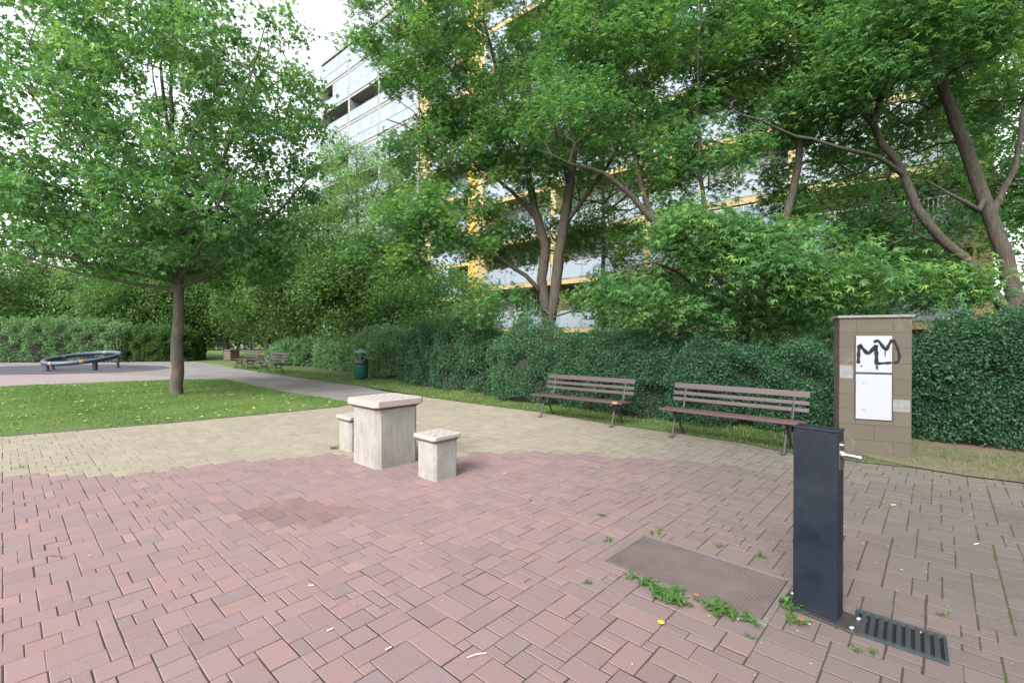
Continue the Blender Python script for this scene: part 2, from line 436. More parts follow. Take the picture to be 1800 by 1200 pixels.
# paved polygon
pave = [(-15, -3), (9.5, -3)] + [edge_w[-1]] + [edge_w[i] for i in range(len(edge_w) - 2, 3, -1)] + [G(700, 693), G(625, 705)] + lawn_near[::-1]
structure('paving_bed', MB().sheet(pave, -0.0030), M['joint'])

def inside(poly, X, Y):
    X = np.asarray(X); Y = np.asarray(Y); res = np.zeros(X.shape, bool)
    n = len(poly); j = n - 1
    for i in range(n):
        xi, yi = poly[i][0], poly[i][1]; xj, yj = poly[j][0], poly[j][1]
        c = ((yi > Y) != (yj > Y)) & (X < (xj - xi) * (Y - yi) / ((yj - yi) if yj != yi else 1e-9) + xi)
        res ^= c; j = i
    return res

RED = [G(-400, 838), G(0, 834), G(240, 832), G(330, 820), G(470, 806), G(575, 798), G(620, 803), G(690, 803), G(800, 800), G(850, 794), G(960, 793), G(1050, 797), G(1130, 804), G(1250, 815), G(1330, 826), G(1480, 842), G(1620, 858), G(1800, 885)]
RED = [(-15, 1.5)] + RED + [(8, 2.2), (9.5, -3), (-15, -3)]
PAVE_A = R(-42.5)
def paving():
    u = 0.0655; ca, sa = math.cos(PAVE_A), math.sin(PAVE_A)
    # bounds in the rotated grid
    pts = np.array(pave); gu = pts @ np.array([ca, sa]); gv = pts @ np.array([-sa, ca])
    u0, v0 = gu.min() - .5, gv.min() - .5
    nu, nv = int((gu.max() - u0) / u) + 6, int((gv.max() - v0) / u) + 6
    iu, iv = np.meshgrid(np.arange(nu), np.arange(nv), indexing='ij')
    cxs = (u0 + (iu + .5) * u); cys = (v0 + (iv + .5) * u)
    WX = cxs * ca - cys * sa; WY = cxs * sa + cys * ca
    ok = inside(pave, WX, WY)
    keep = ok.copy()
    for a in (-2, 2):
        keep |= np.roll(ok, a, 0) | np.roll(ok, a, 1)
    keep &= (WY > -1.5)
    used = ~keep
    sizes = [(3, 2), (3, 2), (3, 2), (2, 2), (2, 2), (3, 3), (2, 3), (3, 1), (2, 1), (4, 2)]
    rects = []
    rr = random.Random(5)
    for b in range(nv):
        for a in range(nu):
            if used[a, b]: continue
            opts = sizes[:]; rr.shuffle(opts)
            for (w, h) in opts + [(2, 1), (1, 1)]:
                if a + w <= nu and b + h <= nv and not used[a:a + w, b:b + h].any():
                    used[a:a + w, b:b + h] = True; rects.append((a, b, w, h)); break
    A = np.array(rects, float)
    n = len(A)
    gx_ = u0 + A[:, 0] * u; gy_ = v0 + A[:, 1] * u; gwx = gx_ * ca - gy_ * sa; gwy = gx_ * sa + gy_ * ca
    g = 0.0019 + .0014 / (1 + np.exp(-(gwx - .12 * gwy - .6) * 1.7))
    x0 = u0 + A[:, 0] * u + g; x1 = u0 + (A[:, 0] + A[:, 2]) * u - g
    y0 = v0 + A[:, 1] * u + g; y1 = v0 + (A[:, 1] + A[:, 3]) * u - g
    cx, cy = (x0 + x1) / 2, (y0 + y1) / 2
    wx, wy = cx * ca - cy * sa, cx * sa + cy * ca
    rot = rng.normal(0, 0.005, n); jx = rng.normal(0, .0012, n); jy = rng.normal(0, .0012, n)
    hz = rng.normal(0, 0.0007, n); tx = rng.normal(0, 0.003, n); ty = rng.normal(0, 0.003, n)
    b = 0.0035
    V = np.zeros((n, 12, 3), np.float32)
    hx, hy = (x1 - x0) / 2, (y1 - y0) / 2
    for k, (sx_, sy_) in enumerate(((-1, -1), (1, -1), (1, 1), (-1, 1))):
        for lay, (ins, z) in enumerate(((b, 0.0), (0.0, -b * .8), (0.0, -0.03))):
            lx = sx_ * (hx - ins); ly = sy_ * (hy - ins)
            rx = lx * np.cos(rot) - ly * np.sin(rot) + cx + jx; ry = lx * np.sin(rot) + ly * np.cos(rot) + cy + jy
            V[:, lay * 4 + k, 0] = rx * ca - ry * sa
            V[:, lay * 4 + k, 1] = rx * sa + ry * ca
            V[:, lay * 4 + k, 2] = z + hz + lx * tx + ly * ty
    fs = [(0, 1, 2, 3)]
    for l in (0, 4):
        for k in range(4):
            k2 = (k + 1) % 4; fs.append((l + k, l + 4 + k, l + 4 + k2, l + k2))
    Fq = (np.arange(n)[:, None, None] * 12 + np.array(fs)[None]).reshape(-1, 4)
    red = inside(RED, wx + rng.normal(0, .03, n), wy + rng.normal(0, .03, n))
    col = np.zeros((n, 3))
    r1 = np.array([0.192, 0.120, 0.123]); r2 = np.array([0.162, 0.112, 0.120]); r3 = np.array([0.208, 0.124, 0.120])
    q = rng.random(n)[:, None]
    col[:] = np.where(q < .55, r1 + (r2 - r1) * rng.random((n, 1)), np.where(q < .85, r1, r3))
    y1c = np.array([0.245, 0.220, 0.155]); y2c = np.array([0.215, 0.196, 0.148]); 
    yel = y1c + (y2c - y1c) * rng.random((n, 1))
    col[~red] = yel[~red]
    # right hand side: grey-brown weathering plus the trees' shade painted into the stones
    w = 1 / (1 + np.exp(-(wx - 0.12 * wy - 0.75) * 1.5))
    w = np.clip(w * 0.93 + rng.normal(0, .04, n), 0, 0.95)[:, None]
    dirt = np.where(red[:, None], np.array([0.052, 0.048, 0.041]), np.array([0.060, 0.058, 0.047]))  # grime and tree shade mixed into one colour
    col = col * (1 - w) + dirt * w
    # rusty stain
    sx0, sy0 = G(530, 900)
    d = np.hypot((wx - sx0) / .5, (wy - sy0) / .28)[:, None]
    col = np.where(d < 1, col * np.array([0.80, 0.70, 0.68]), col)
    col *= .92 * (1 + rng.normal(0, .045, (n, 1)))
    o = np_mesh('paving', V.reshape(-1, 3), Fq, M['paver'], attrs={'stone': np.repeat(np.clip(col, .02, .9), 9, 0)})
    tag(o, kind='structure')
paving()

# asphalt path, pink path, rubber surface, lawn and hedge strip sheets
path = [G(625, 705), G(700, 693)] + [edge_w[3], edge_w[2], edge_w[1], edge_w[0], G(385, 641), G(340, 635.5), G(300, 634), G(0, 636)]
path = path + [(path[-1][0] - 14, path[-1][1])] + [(lawn_far[-1][0], lawn_far[-1][1])] + lawn_far[-2::-1]
structure('path', MB().sheet(path, -0.001), M['path'])
pp = [G(-350, 688), G(0, 679), G(150, 672.5), G(298, 667), G(302, 661), G(150, 656), G(0, 659), G(-350, 664)]
structure('pink_path', MB().sheet(pp, 0.002), M['pink_path'])
rb = [G(-500, 660), G(0, 658.5), G(90, 658), G(204, 654.5), G(270, 651), G(302, 647), G(290, 643.5), G(200, 640.5), G(100, 641), G(0, 644), G(-500, 642)]
structure('rubber_surface', MB().sheet(rb, 0.004), M['rubber'])
structure('lawn', MB().sheet(lawn, 0.008), M['soil_grass'])
hb = [(e[0], e[1]) for e in edge_w]
strip = hb + [(11, 7), (10, 12), (0, 25), (-12, 38), (-20, 34)]
structure('hedge_strip', MB().sheet(strip, 0.008), ground_mat('strip_soil', [(0.05, 0.06, 0.025), (0.06, 0.085, 0.025), (0.10, 0.085, 0.055)], 2.2))
dirt = [G(1605, 822), G(1700, 838), G(1810, 851), (6.8, 3.9), (9, 4.2), (9, 7), G(1640, 770), G(1560, 780), G(1500, 792), G(1530, 806)]
structure('bare_soil', MB().sheet(dirt, 0.014), M['soil'])
far_open = [G(385, 606), G(450, 606), G(440, 616), G(392, 618)]
structure('far_pavement', MB().sheet(far_open, 0.012), M['path'])

kb = MB(); kp_ = lawn_near
for i in range(len(kp_) - 1):
    a_, b_ = Vector((*kp_[i], 0)), Vector((*kp_[i + 1], 0)); d_ = b_ - a_; L_ = d_.length
    nn_ = max(1, int(L_ / 1.0))
    for q in range(nn_):
        c_ = a_ + d_ * ((q + .5) / nn_); kb.box((c_.x, c_.y, -.004), (L_ / nn_ - .008, .05, .034), math.atan2(d_.y, d_.x))
tag(kb.build('kerb', worn('kerb_concrete', (0.075, 0.07, 0.062), (0.05, 0.05, 0.04), .9, 8, .7)), kind='structure')

def pts_in(poly, n, mind=0):
    a = np.array(poly); lo, hi = a.min(0), a.max(0)
    X = rng.uniform(lo[0], hi[0], n); Y = rng.uniform(lo[1], hi[1], n)
    k = inside(poly, X, Y); return X[k], Y[k]

def grass(name, polys, dens, h, w, label, cat):
    Vs, Ts = [], []
    for poly, dn in polys:
        a = np.array(poly); lo, hi = a.min(0), a.max(0)
        n = int((hi[0] - lo[0]) * (hi[1] - lo[1]) * dn * dens)
        X, Y = pts_in(poly, n)
        k = (X > -1.25 * Y - 2) & (X < 1.25 * Y + 2)
        X, Y = X[k], Y[k]; n = len(X)
        hh = h * rng.uniform(.45, 1.2, n) * (0.8 + 0.4 * np.sin(X * 2.1 + Y) * np.cos(Y * 1.7)); ang = rng.uniform(0, 2 * np.pi, n)
        ww = w * rng.uniform(.7, 1.4, n); ln = rng.normal(0, .5, (n, 2)) * hh[:, None]
        V = np.zeros((n, 3, 3), np.float32)
        V[:, 0] = np.stack([X - np.cos(ang) * ww, Y - np.sin(ang) * ww, np.full(n, .005)], 1)
        V[:, 1] = np.stack([X + np.cos(ang) * ww, Y + np.sin(ang) * ww, np.full(n, .005)], 1)
        V[:, 2] = np.stack([X + ln[:, 0], Y + ln[:, 1], hh + .008], 1)
        patch = 0.5 + 0.22 * np.sin(X * .9 + 1.3 * Y) + 0.15 * np.sin(X * 3.1 - 2.2 * Y)
        Vs.append(V.reshape(-1, 3)); Ts.append(np.clip(patch + rng.normal(0, .2, n), 0, 1))
    V = np.concatenate(Vs); T = np.concatenate(Ts)
    o = np_mesh(name, V, np.arange(len(V)).reshape(-1, 3), M['grass'], attrs={'tint': T})
    tag(o, label, cat, kind='stuff')
lawn_vis = [p for p in lawn if p[1] > 0]
grass('lawn_grass', [(lawn, 1)], 1100, .045, .0045, 'short mown green grass of the lawn round the maple', 'grass')
es = [(e[0], e[1]) for e in edge_w[:-1]]
off = [(e[0] + 1.05, e[1] + 1.0) for e in es]
sp_poly = es + off[::-1]
grass('verge_grass', [(sp_poly, 1)], 520, .06, .005, 'thin patchy grass of the verge between paving and hedge', 'grass')

# ------------------------------------------------------------------ foliage helpers
def leaf_geo(C, size, shape='maple', up=0.8, tip=None):
    n = len(C)
    N = rng.normal(0, 1, (n, 3)); N /= np.linalg.norm(N, axis=1)[:, None]
    N[:, 2] += up * 1.6; N /= np.linalg.norm(N, axis=1)[:, None]
    D = rng.normal(0, 1, (n, 3)); D[:, 2] -= .5
    if tip is not None: D += tip * 1.2
    D -= (D * N).sum(1)[:, None] * N; D /= np.linalg.norm(D, axis=1)[:, None]
    S = np.cross(N, D)
    sz = (size * rng.uniform(.65, 1.3, n))[:, None]
    if shape == 'maple':
        lobes = [(0, 1.0, .24), (0.85, .8, .2), (-0.85, .8, .2)]
    elif shape == 'silver':
        lobes = [(0, 1.15, .15), (0.7, .9, .13), (-0.7, .9, .13)]
    elif shape == 'pinnate':
        lobes = [(0.9, .6, .16), (-0.9, .6, .16)]
    else:
        lobes = [(0, 1.0, .33)]
    k = len(lobes); V = np.zeros((n, k, 4, 3), np.float32)
    for i, (a, L, w) in enumerate(lobes):
        d = D * math.cos(a) + S * math.sin(a); s_ = -D * math.sin(a) + S * math.cos(a)
        V[:, i, 0] = C
        V[:, i, 1] = C + (d * .5 * L + s_ * w) * sz + N * .05 * sz
        V[:, i, 2] = C + d * L * sz - N * .12 * sz
        V[:, i, 3] = C + (d * .5 * L - s_ * w) * sz + N * .05 * sz
    Q = np.arange(n * k * 4).reshape(-1, 4)
    return V.reshape(-1, 3), Q, k

def make_leaves(name, C, size, m, parent, shape='maple', up=.8, tint=None, off=(0, 0, 0), tip=None):
    V, Q, k = leaf_geo(C - np.array(off), size, shape, up, tip)
    if tint is None: tint = np.full(len(C), .5)
    T = np.clip(tint + rng.normal(0, .17, len(C)), 0, 1)
    return np_mesh(name, V, Q, m, parent, attrs={'tint': np.repeat(T, k)})

def resample(pts, step):
    pts = [np.array(p, float) for p in pts]
    # Catmull-Rom
    out = [pts[0]]
    for i in range(len(pts) - 1):
        p0 = pts[max(i - 1, 0)]; p1 = pts[i]; p2 = pts[i + 1]; p3 = pts[min(i + 2, len(pts) - 1)]
        n = max(1, int(np.linalg.norm(p2 - p1) / step))
        for k in range(1, n + 1):
            t_ = k / n
            out.append(.5 * ((2 * p1) + (-p0 + p2) * t_ + (2 * p0 - 5 * p1 + 4 * p2 - p3) * t_ ** 2 + (-p0 + 3 * p1 - 3 * p2 + p3) * t_ ** 3))
    return out

def ell_points(ells, n):
    out = []
    tot = sum(e[2] for e in ells)
    for c, r, wgt, *cut in ells:
        k = int(n * wgt / tot)
        d = rng.normal(0, 1, (k * 3, 3)); d /= np.linalg.norm(d, axis=1)[:, None]
        rad = rng.uniform(0.08, 1, (k * 3, 1)) ** (1 / 2.2)
        p = np.array(c) + d * rad * np.array(r)
        if cut: p = p[p[:, 2] > cut[0]]
        out.append(p[:k])
    return np.concatenate(out)

def tree(name, limbs, ells, n_att, n_leaf, leaf, mleaf, mbark, shape, label, cat, group=None, sig=.24, tipr=.006, expo=.43,
         up=.8, penal=.12, droop=0.0, rmax=None, reject=None, step=.35, clear=0):
    """limbs: list of (polyline, r0, r1, parent_limb or None)."""
    base = np.array(limbs[0][0][0], float)
    root = empty(name, tuple(base)); tag(root, label, cat, group)
    pos, par, rmin = [], [], []
    lim_idx = []
    for li, (pts, r0, r1, pl) in enumerate(limbs):
        rs = resample(pts, .3)
        idx = []
        prev = -1
        start = 0
        if pl is not None:
            cand = lim_idx[pl]; dd = [np.linalg.norm(pos[c] - rs[0]) for c in cand]
            prev = cand[int(np.argmin(dd))]
            start = 1 if min(dd) < .05 else 0
        for k in range(start, len(rs)):
            pos.append(rs[k] + (rng.normal(0, .012, 3) if k else 0)); par.append(prev); rmin.append(r0 + (r1 - r0) * k / max(1, len(rs) - 1))
            prev = len(pos) - 1; idx.append(prev)
        lim_idx.append(idx)
    att = ell_points(ells, n_att)
    if reject is not None: att = att[~reject(att)]
    cap = 120000
    PA = np.zeros((cap, 3)); n = len(pos); PA[:n] = np.array(pos)
    PL = np.zeros(cap)
    for i in range(n): PL[i] = 0 if par[i] < 0 else PL[par[i]] + np.linalg.norm(pos[i] - pos[par[i]])
    lo = np.array([np.min(np.linalg.norm(PA[:n] - a, axis=1)) for a in att])
    valid = np.ones(cap, bool); valid[:int(len(lim_idx[0]) * .45)] = False
    tips = []
    for a in att[np.argsort(lo)]:
        d = np.linalg.norm(PA[:n] - a, axis=1) + penal * PL[:n] + np.where(valid[:n], 0, 50) + np.where(PA[:n, 2] > a[2] + .3, .6, 0)
        j = int(np.argmin(d)); p0 = PA[j].copy(); L = np.linalg.norm(a - p0)
        k = max(1, int(L / step + .5))
        gp = par[j]
        tg = (PA[j] - PA[gp]) if gp >= 0 else np.array([0, 0, 1.])
        tg = tg / (np.linalg.norm(tg) + 1e-9)
        bow = (tg * .45 + np.array([0, 0, .25 - droop])) * L * .5
        prev = j
        for q in range(1, k + 1):
            t_ = q / k
            pt = p0 + (a - p0) * t_ + bow * (t_ * (1 - t_)) * 1.1 + rng.normal(0, .02, 3)
            PA[n] = pt; par.append(prev); rmin.append(0); PL[n] = PL[prev] + L / k
            prev = n; n += 1
        tips.append(prev)
    # descendants
    desc = np.zeros(n); tip = np.zeros(n, bool); tip[tips] = True
    desc[tips] = 1
    main = -np.ones(n, int); best = np.zeros(n)
    for i in range(n - 1, -1, -1):
        if desc[i] == 0: desc[i] = .5
        pj = par[i]
        if pj >= 0:
            desc[pj] += desc[i]
            if desc[i] > best[pj]: best[pj] = desc[i]; main[pj] = i
    rad = np.maximum(tipr * desc ** expo, 0)
    rm = np.array(rmin)
    rad = np.where(rm > 0, rm, np.minimum(rad, .9))
    for i in range(n):
        if par[i] >= 0 and rm[i] == 0: rad[i] = min(rad[i], rad[par[i]] * .85)
    # tubes
    dirs = np.zeros((n, 3))
    for i in range(n):
        a_ = PA[par[i]] if par[i] >= 0 else PA[i]
        b_ = PA[main[i]] if main[i] >= 0 else PA[i]
        d = b_ - a_; dirs[i] = d / (np.linalg.norm(d) + 1e-9)
    V, Q = [], []
    def ring(c, d, r, ns):
        a = np.array([1., 0, 0]) if abs(d[0]) < .8 else np.array([0, 1., 0])
        a = a - a.dot(d) * d; a /= np.linalg.norm(a); b = np.cross(d, a)
        ang = np.arange(ns) * 2 * np.pi / ns
        rr = r * (1 + (rng.normal(0, .05, ns) if r > .05 else 0))
        return c + (np.cos(ang) * rr)[:, None] * a + (np.sin(ang) * rr)[:, None] * b
    ringof = {}
    nv = 0
    kids = [[] for _ in range(n)]
    for i in range(n):
        if par[i] >= 0: kids[par[i]].append(i)
    def chain(start, frm):
        nonlocal nv
        ids = [start]; 
        while main[ids[-1]] >= 0: ids.append(main[ids[-1]])
        r0 = rad[start]
        ns = 12 if r0 > .08 else (7 if r0 > .03 else 4)
        pts_ = ([] if frm is None else [(PA[frm], (PA[start] - PA[frm]) / (np.linalg.norm(PA[start] - PA[frm]) + 1e-9), min(r0 * 1.15, rad[frm]))]) + [(PA[i], dirs[i], rad[i]) for i in ids]
        a_prev = None; rings = []
        for (c, d, r) in pts_:
            if a_prev is None: a_prev = np.array([1., 0, 0]) if abs(d[0]) < .8 else np.array([0, 1., 0])
            a = a_prev - a_prev.dot(d) * d; a /= (np.linalg.norm(a) + 1e-9); b = np.cross(d, a); a_prev = a
            ang = np.arange(ns) * 2 * np.pi / ns
            rr = r * (1 + (rng.normal(0, .04, ns) if r > .05 else np.zeros(ns)))
            V.append(c + (np.cos(ang) * rr)[:, None] * a + (np.sin(ang) * rr)[:, None] * b)
            rings.append(nv); nv += ns
        for x, y in zip(rings[:-1], rings[1:]):
            for k in range(ns):
                Q.append((x + k, x + (k + 1) % ns, y + (k + 1) % ns, y + k))
        todo = []
        for i in ids:
            for c in kids[i]:
                if c != main[i]: todo.append((c, i))
        return todo
    roots = [i for i in range(n) if par[i] < 0]
    stack = [(r, None) for r in roots]
    while stack:
        s_, f_ = stack.pop(); stack += chain(s_, f_)
    Vn = np.concatenate(V) - base
    if rmax: pass
    np_mesh('trunk', Vn, np.array(Q), mbark, root, smooth=True)
    # leaves
    small = np.where((desc[:n] <= 2.5) & (rm == 0))[0]
    w = np.where(tip[small], 3.0, 1.0); w /= w.sum()
    pick = rng.choice(small, n_leaf, p=w)
    ct = rng.normal(0, .19, n)
    C = PA[pick] + rng.normal(0, 1, (n_leaf, 3)) * np.array([sig, sig, sig * .75])
    if clear:
        trunkp = PA[:len(rmin)][rm[:len(rmin)] > .055]
        keepm = np.ones(n_leaf, bool)
        for i0 in range(0, n_leaf, 8000):
            dd = np.linalg.norm(C[i0:i0 + 8000, None, :] - trunkp[None], axis=2).min(1); keepm[i0:i0 + 8000] = (dd > clear) | (rng.random(len(dd)) < .12)
        C = C[keepm]; pick = pick[keepm]
    out = PA[pick] - (base + np.array([0, 0, PA[:n, 2].mean() - base[2]]))
    out /= (np.linalg.norm(out, axis=1)[:, None] + 1e-9)
    hgt = 0.5 + ct[pick]
    make_leaves('crown', C, leaf, mleaf, root, shape, up, hgt, base, out)
    return root

def limb(pts, dep):
    """pixel polyline with depths -> world"""
    if isinstance(dep, (int, float)): dep = [dep] * len(pts)
    return [P(p[0], p[1], d) for p, d in zip(pts, dep)]

# ---- the young maple on the lawn
bx, by = G(311, 693)
def to_ground(pts, z=-.05):
    return [(pts[0][0], pts[0][1], z)] + pts
L1 = [(bx, by, -.03), (bx + .0, by, .25), (bx + .03, by, 1.4), (bx + .06, by, 2.6), (bx + .05, by, 3.4), (bx + .0, by + .1, 5.0), (bx - .1, by, 7.0), (bx, by, 9.5)]
def fan(j, z, ang, ln, rise):
    x0, y0 = bx + .05, by
    dx, dy = math.cos(ang), math.sin(ang)
    return [(x0, y0, z), (x0 + dx * ln * .22, y0 + dy * ln * .22, z + rise * .12), (x0 + dx * ln * .6, y0 + dy * ln * .6, z + rise * .45), (x0 + dx * ln, y0 + dy * ln, z + rise)]
lim1 = [(L1, .195, .02, None)]
lim1[0] = (L1, .15, .015, None)
for (z, a, l, r_, th) in ((2.7, 185, 4.6, 1.1, .055), (2.75, 10, 2.2, 1.6, .06), (2.9, 215, 4.4, 1.3, .05), (2.85, 150, 4.2, 1.5, .05), (3.0, 320, 3.8, 2.0, .055), (3.1, 60, 3.8, 2.0, .05), (3.2, 20, 3.6, 3.4, .07), (3.3, 170, 4.2, 3.4, .06),
                          (3.5, 260, 3.2, 3.5, .06), (3.6, 100, 3.0, 3.8, .06), (3.9, 200, 3.6, 4.6, .06), (4.0, 340, 3.0, 4.8, .06), (4.6, 140, 2.4, 5.0, .05), (4.8, 40, 2.2, 5.0, .05), (5.2, 290, 1.8, 5.0, .05), (3.4, 185, 4.0, 2.6, .05)):
    lim1.append((fan(0, z, R(a), l, r_), th, .012, 0))
tree('maple_tree', lim1, [((bx - .35, by, 6.9), (4.05, 3.9, 4.5), 3.2, 3.0), ((bx - .9, by, 4.2), (4.4, 4.2, 1.5), 1.0, 3.05)], 1000, 52000, .108,
     M['leaf_maple'], M['bark_grey'], 'maple', 'young round crowned maple standing alone on the lawn by the chess table', 'tree', sig=.19, tipr=.0055, penal=.10, up=.45)

# ---- forked tree behind the hedge, centre
D2 = 13.0
la = to_ground(limb([(966, 600), (962, 560), (953, 490), (958, 432), (944, 385), (932, 327), (915, 250), (880, 150), (850, 40)], [D2, D2, D2, D2, D2, D2, D2 - .2, D2 - .5, D2 - 1]))
lb = limb([(964, 575), (972, 537), (979, 490), (983, 443), (995, 373), (1004, 303), (1010, 200), (1000, 80), (985, -60), (980, -180)], D2)
lc = limb([(955, 520), (923, 485), (878, 455), (827, 425), (770, 420), (700, 440)], [D2, D2 - .2, D2 - .5, D2 - .8, D2 - 1, D2 - 1.2])
ld = limb([(990, 400), (1040, 330), (1090, 250), (1120, 120), (1150, 0)], [D2, D2, D2 + .3, D2 + .5, D2 + .5])
le = limb([(944, 385), (880, 320), (800, 270), (730, 230), (680, 210)], [D2, D2 - .3, D2 - .8, D2 - 1, D2 - 1.2])
lf = limb([(920, 270), (850, 190), (780, 110), (700, 50)], [D2, D2 - .5, D2 - 1, D2 - 1.5])
lg = limb([(1000, 330), (980, 250), (960, 120), (940, 0)], [D2, D2 - .8, D2 - 1.8, D2 - 2.2])
c = P(905, 120, D2 - .5)
def ell(px, py, dep, rx, ry, rz, wt, *cut): return (P(px, py, dep), (rx, ry, rz), wt, *cut)
tree('forked_tree', [(la, .19, .03, None), (lb, .17, .02, 0), (lc, .07, .015, 0), (ld, .07, .015, 1), (le, .06, .012, 0), (lf, .05, .012, 0), (lg, .05, .012, 1)],
     [ell(900, 60, D2 - .3, 4.1, 3.0, 3.6, 5), ell(770, 390, D2 - .8, 2.0, 1.2, .9, .9), ell(700, 440, D2 - 1, 1.3, .8, .6, .4), ell(840, 260, D2 - .4, 2.5, 1.4, 1.2, 1.3), ell(1010, 250, D2 + .4, 2.3, 1.5, 1.4, .9), ell(730, 30, D2 - 1, 1.9, 1.5, 1.2, .7), ell(1080, 60, D2 - 1.2, 1.8, 1.4, 1.6, .8), ell(880, 540, D2 - .5, 1.2, .7, .5, .2), ell(1040, 420, D2 + 1.4, 1.7, .8, .9, .55), ell(900, 430, D2 + 1.2, 1.3, .7, .8, .35), ell(1060, 530, D2 - .9, .9, .7, .6, .25)],
     1300, 76000, .108, M['leaf_silver'], M['bark_dark'], 'silver', 'tall tree with a forked dark trunk rising behind the hedge left of the benches', 'tree', sig=.19, droop=.15, clear=.4)

# ---- tree right of centre, big bent limb reaching left over the benches
D4 = 9.6
qa = to_ground(limb([(1302, 620), (1305, 575), (1290, 520), (1250, 470), (1190, 425), (1150, 387), (1110, 345), (1060, 305), (1000, 285), (945, 262)], [D4, D4, D4, D4, D4, D4 - .1, D4 - .2, D4 - .4, D4 - .6, D4 - .8]))
qb = limb([(1306, 590), (1325, 545), (1345, 500), (1370, 420), (1400, 300), (1410, 150), (1400, 0), (1400, -120)], D4)
qc = limb([(1250, 470), (1247, 430), (1235, 330), (1229, 252), (1225, 120), (1240, -40)], [D4, D4 - .1, D4 - .2, D4 - .3, D4 - .3, D4 - .2])
qd = limb([(1150, 387), (1120, 300), (1110, 180), (1080, 60), (1060, -60)], [D4, D4 + .1, D4 + .2, D4, D4])
qe = limb([(1330, 530), (1390, 480), (1440, 440), (1490, 430)], [D4, D4 - .8, D4 - 1.8, D4 - 2.4])
qf = limb([(1300, 560), (1220, 500), (1150, 460), (1090, 480)], [D4, D4 - .7, D4 - 1.5, D4 - 1.8])
qg = limb([(1370, 420), (1300, 380), (1250, 360)], [D4, D4 - 1.2, D4 - 2.2])
tree('bent_tree', [(qa, .15, .012, None), (qb, .11, .015, 0), (qc, .05, .012, 0), (qd, .06, .012, 0), (qe, .05, .012, 0), (qf, .05, .012, 0), (qg, .05, .012, 1)],
     [ell(1130, 90, D4 + .3, 2.3, 1.9, 2.0, 3), ell(1350, 60, D4 + .3, 2.0, 1.7, 1.9, 2.3), ell(1230, 420, D4 - 1.5, 1.0, .8, .55, .8), ell(1360, 450, D4 - 1.9, .9, .8, .5, .8), ell(1450, 490, D4 - 2.2, .8, .7, .38, .5), ell(1200, 290, D4 + .2, 1.7, 1.1, .8, .8), ell(1240, 530, D4 - 1.0, .9, .6, .4, .45), ell(1380, 555, D4 - .9, .9, .6, .35, .35), ell(1120, 510, D4 - 1.2, .7, .5, .45, .3), ell(1000, 210, D4 - .6, 1.1, .8, .6, .4)],
     950, 42000, .106, M['leaf_silver'], M['bark_dark'], 'silver', 'tree behind the benches with a long bent limb reaching left and low drooping foliage', 'tree', sig=.19, droop=.35, clear=.35)

# ---- leaning twin trunk tree at the right
D3 = 9.2
ra = to_ground(limb([(1790, 600), (1786, 540), (1765, 450), (1740, 380), (1705, 280), (1672, 190), (1650, 110), (1625, 20), (1610, -100), (1600, -220)], D3))
rb_ = limb([(1787, 570), (1750, 520), (1700, 462), (1625, 385), (1590, 310), (1535, 222), (1485, 140), (1440, 50), (1400, -80)], [D3, D3 - .1, D3 - .1, D3 - .2, D3 - .2, D3 - .3, D3 - .3, D3 - .4, D3 - .5])
rc = limb([(1592, 312), (1560, 285), (1500, 265), (1400, 240), (1335, 212), (1280, 190)], [D3 - .2, D3 - .4, D3 - .7, D3 - 1.1, D3 - 1.4, D3 - 1.6])
rd = limb([(1720, 370), (1670, 340), (1630, 316)], D3 - .3)
re_ = limb([(1740, 380), (1780, 300), (1800, 200), (1810, 80)], D3)
rf = limb([(1650, 110), (1700, 40), (1740, -60)], D3)
rg = limb([(1535, 222), (1560, 120), (1580, 20), (1560, -100)], D3 - .4)
tree('leaning_tree', [(ra, .16, .045, None), (rb_, .10, .03, 0), (rc, .045, .012, 1), (rd, .05, .015, 0), (re_, .07, .015, 0), (rf, .06, .012, 0), (rg, .06, .012, 1)],
     [ell(1560, -10, D3 + .5, 3.0, 2.0, 1.9, 5), ell(1745, 100, D3 + .9, 1.4, 1.3, 2.0, 1.4), ell(1440, 200, D3 + .2, 1.2, .9, .6, .6), ell(1520, 130, D3 - 1.1, 1.0, .6, .5, .5), ell(1650, 500, D3 - .9, .9, .5, .3, .35), ell(1790, 330, D3 + .8, .9, .7, .9, .6), ell(1560, 400, D3 + .4, 1.0, .6, .45, .35), ell(1530, 230, D3 + 1.0, 1.6, .7, .8, .8), ell(1580, 420, D3 + 1.3, 1.6, .7, .7, .6), ell(1420, 330, D3 + 1.0, 1.2, .7, .8, .5), ell(1740, 20, D3 - 1.2, 1.0, .8, .8, .6), ell(1600, 20, D3 - 1.4, 1.3, .8, .7, .8)],
     1050, 54000, .106, M['leaf_right'], M['bark_dark'], 'silver', 'thick leaning tree with twin trunks at the right edge above the tall hedge', 'tree', sig=.19, droop=.2, clear=.5)

# ---- trees further off
def far_tree(name, px, depth, h, rx, rz, m, label, leaf=.17, n=9000, att=170, z0=None, lean=0, shape='oval', tr=.14, bark='bark_dark', cat='tree', group=None, sigm=.38):
    x = (px - 900) / F * depth
    zc = h - rz
    tk = [(x, depth, -.05), (x + lean * .3, depth, zc * .4), (x + lean, depth, zc), (x + lean, depth, h - .5)]
    return tree(name, [(tk, tr, .03, None)], [((x + lean, depth, zc), (rx, rx * .8, rz), 1, (z0 if z0 is not None else 0.6))], att, n, leaf, m, M[bark], shape, label, cat, group, sig=sigm, step=.6, up=.5, tipr=.012)

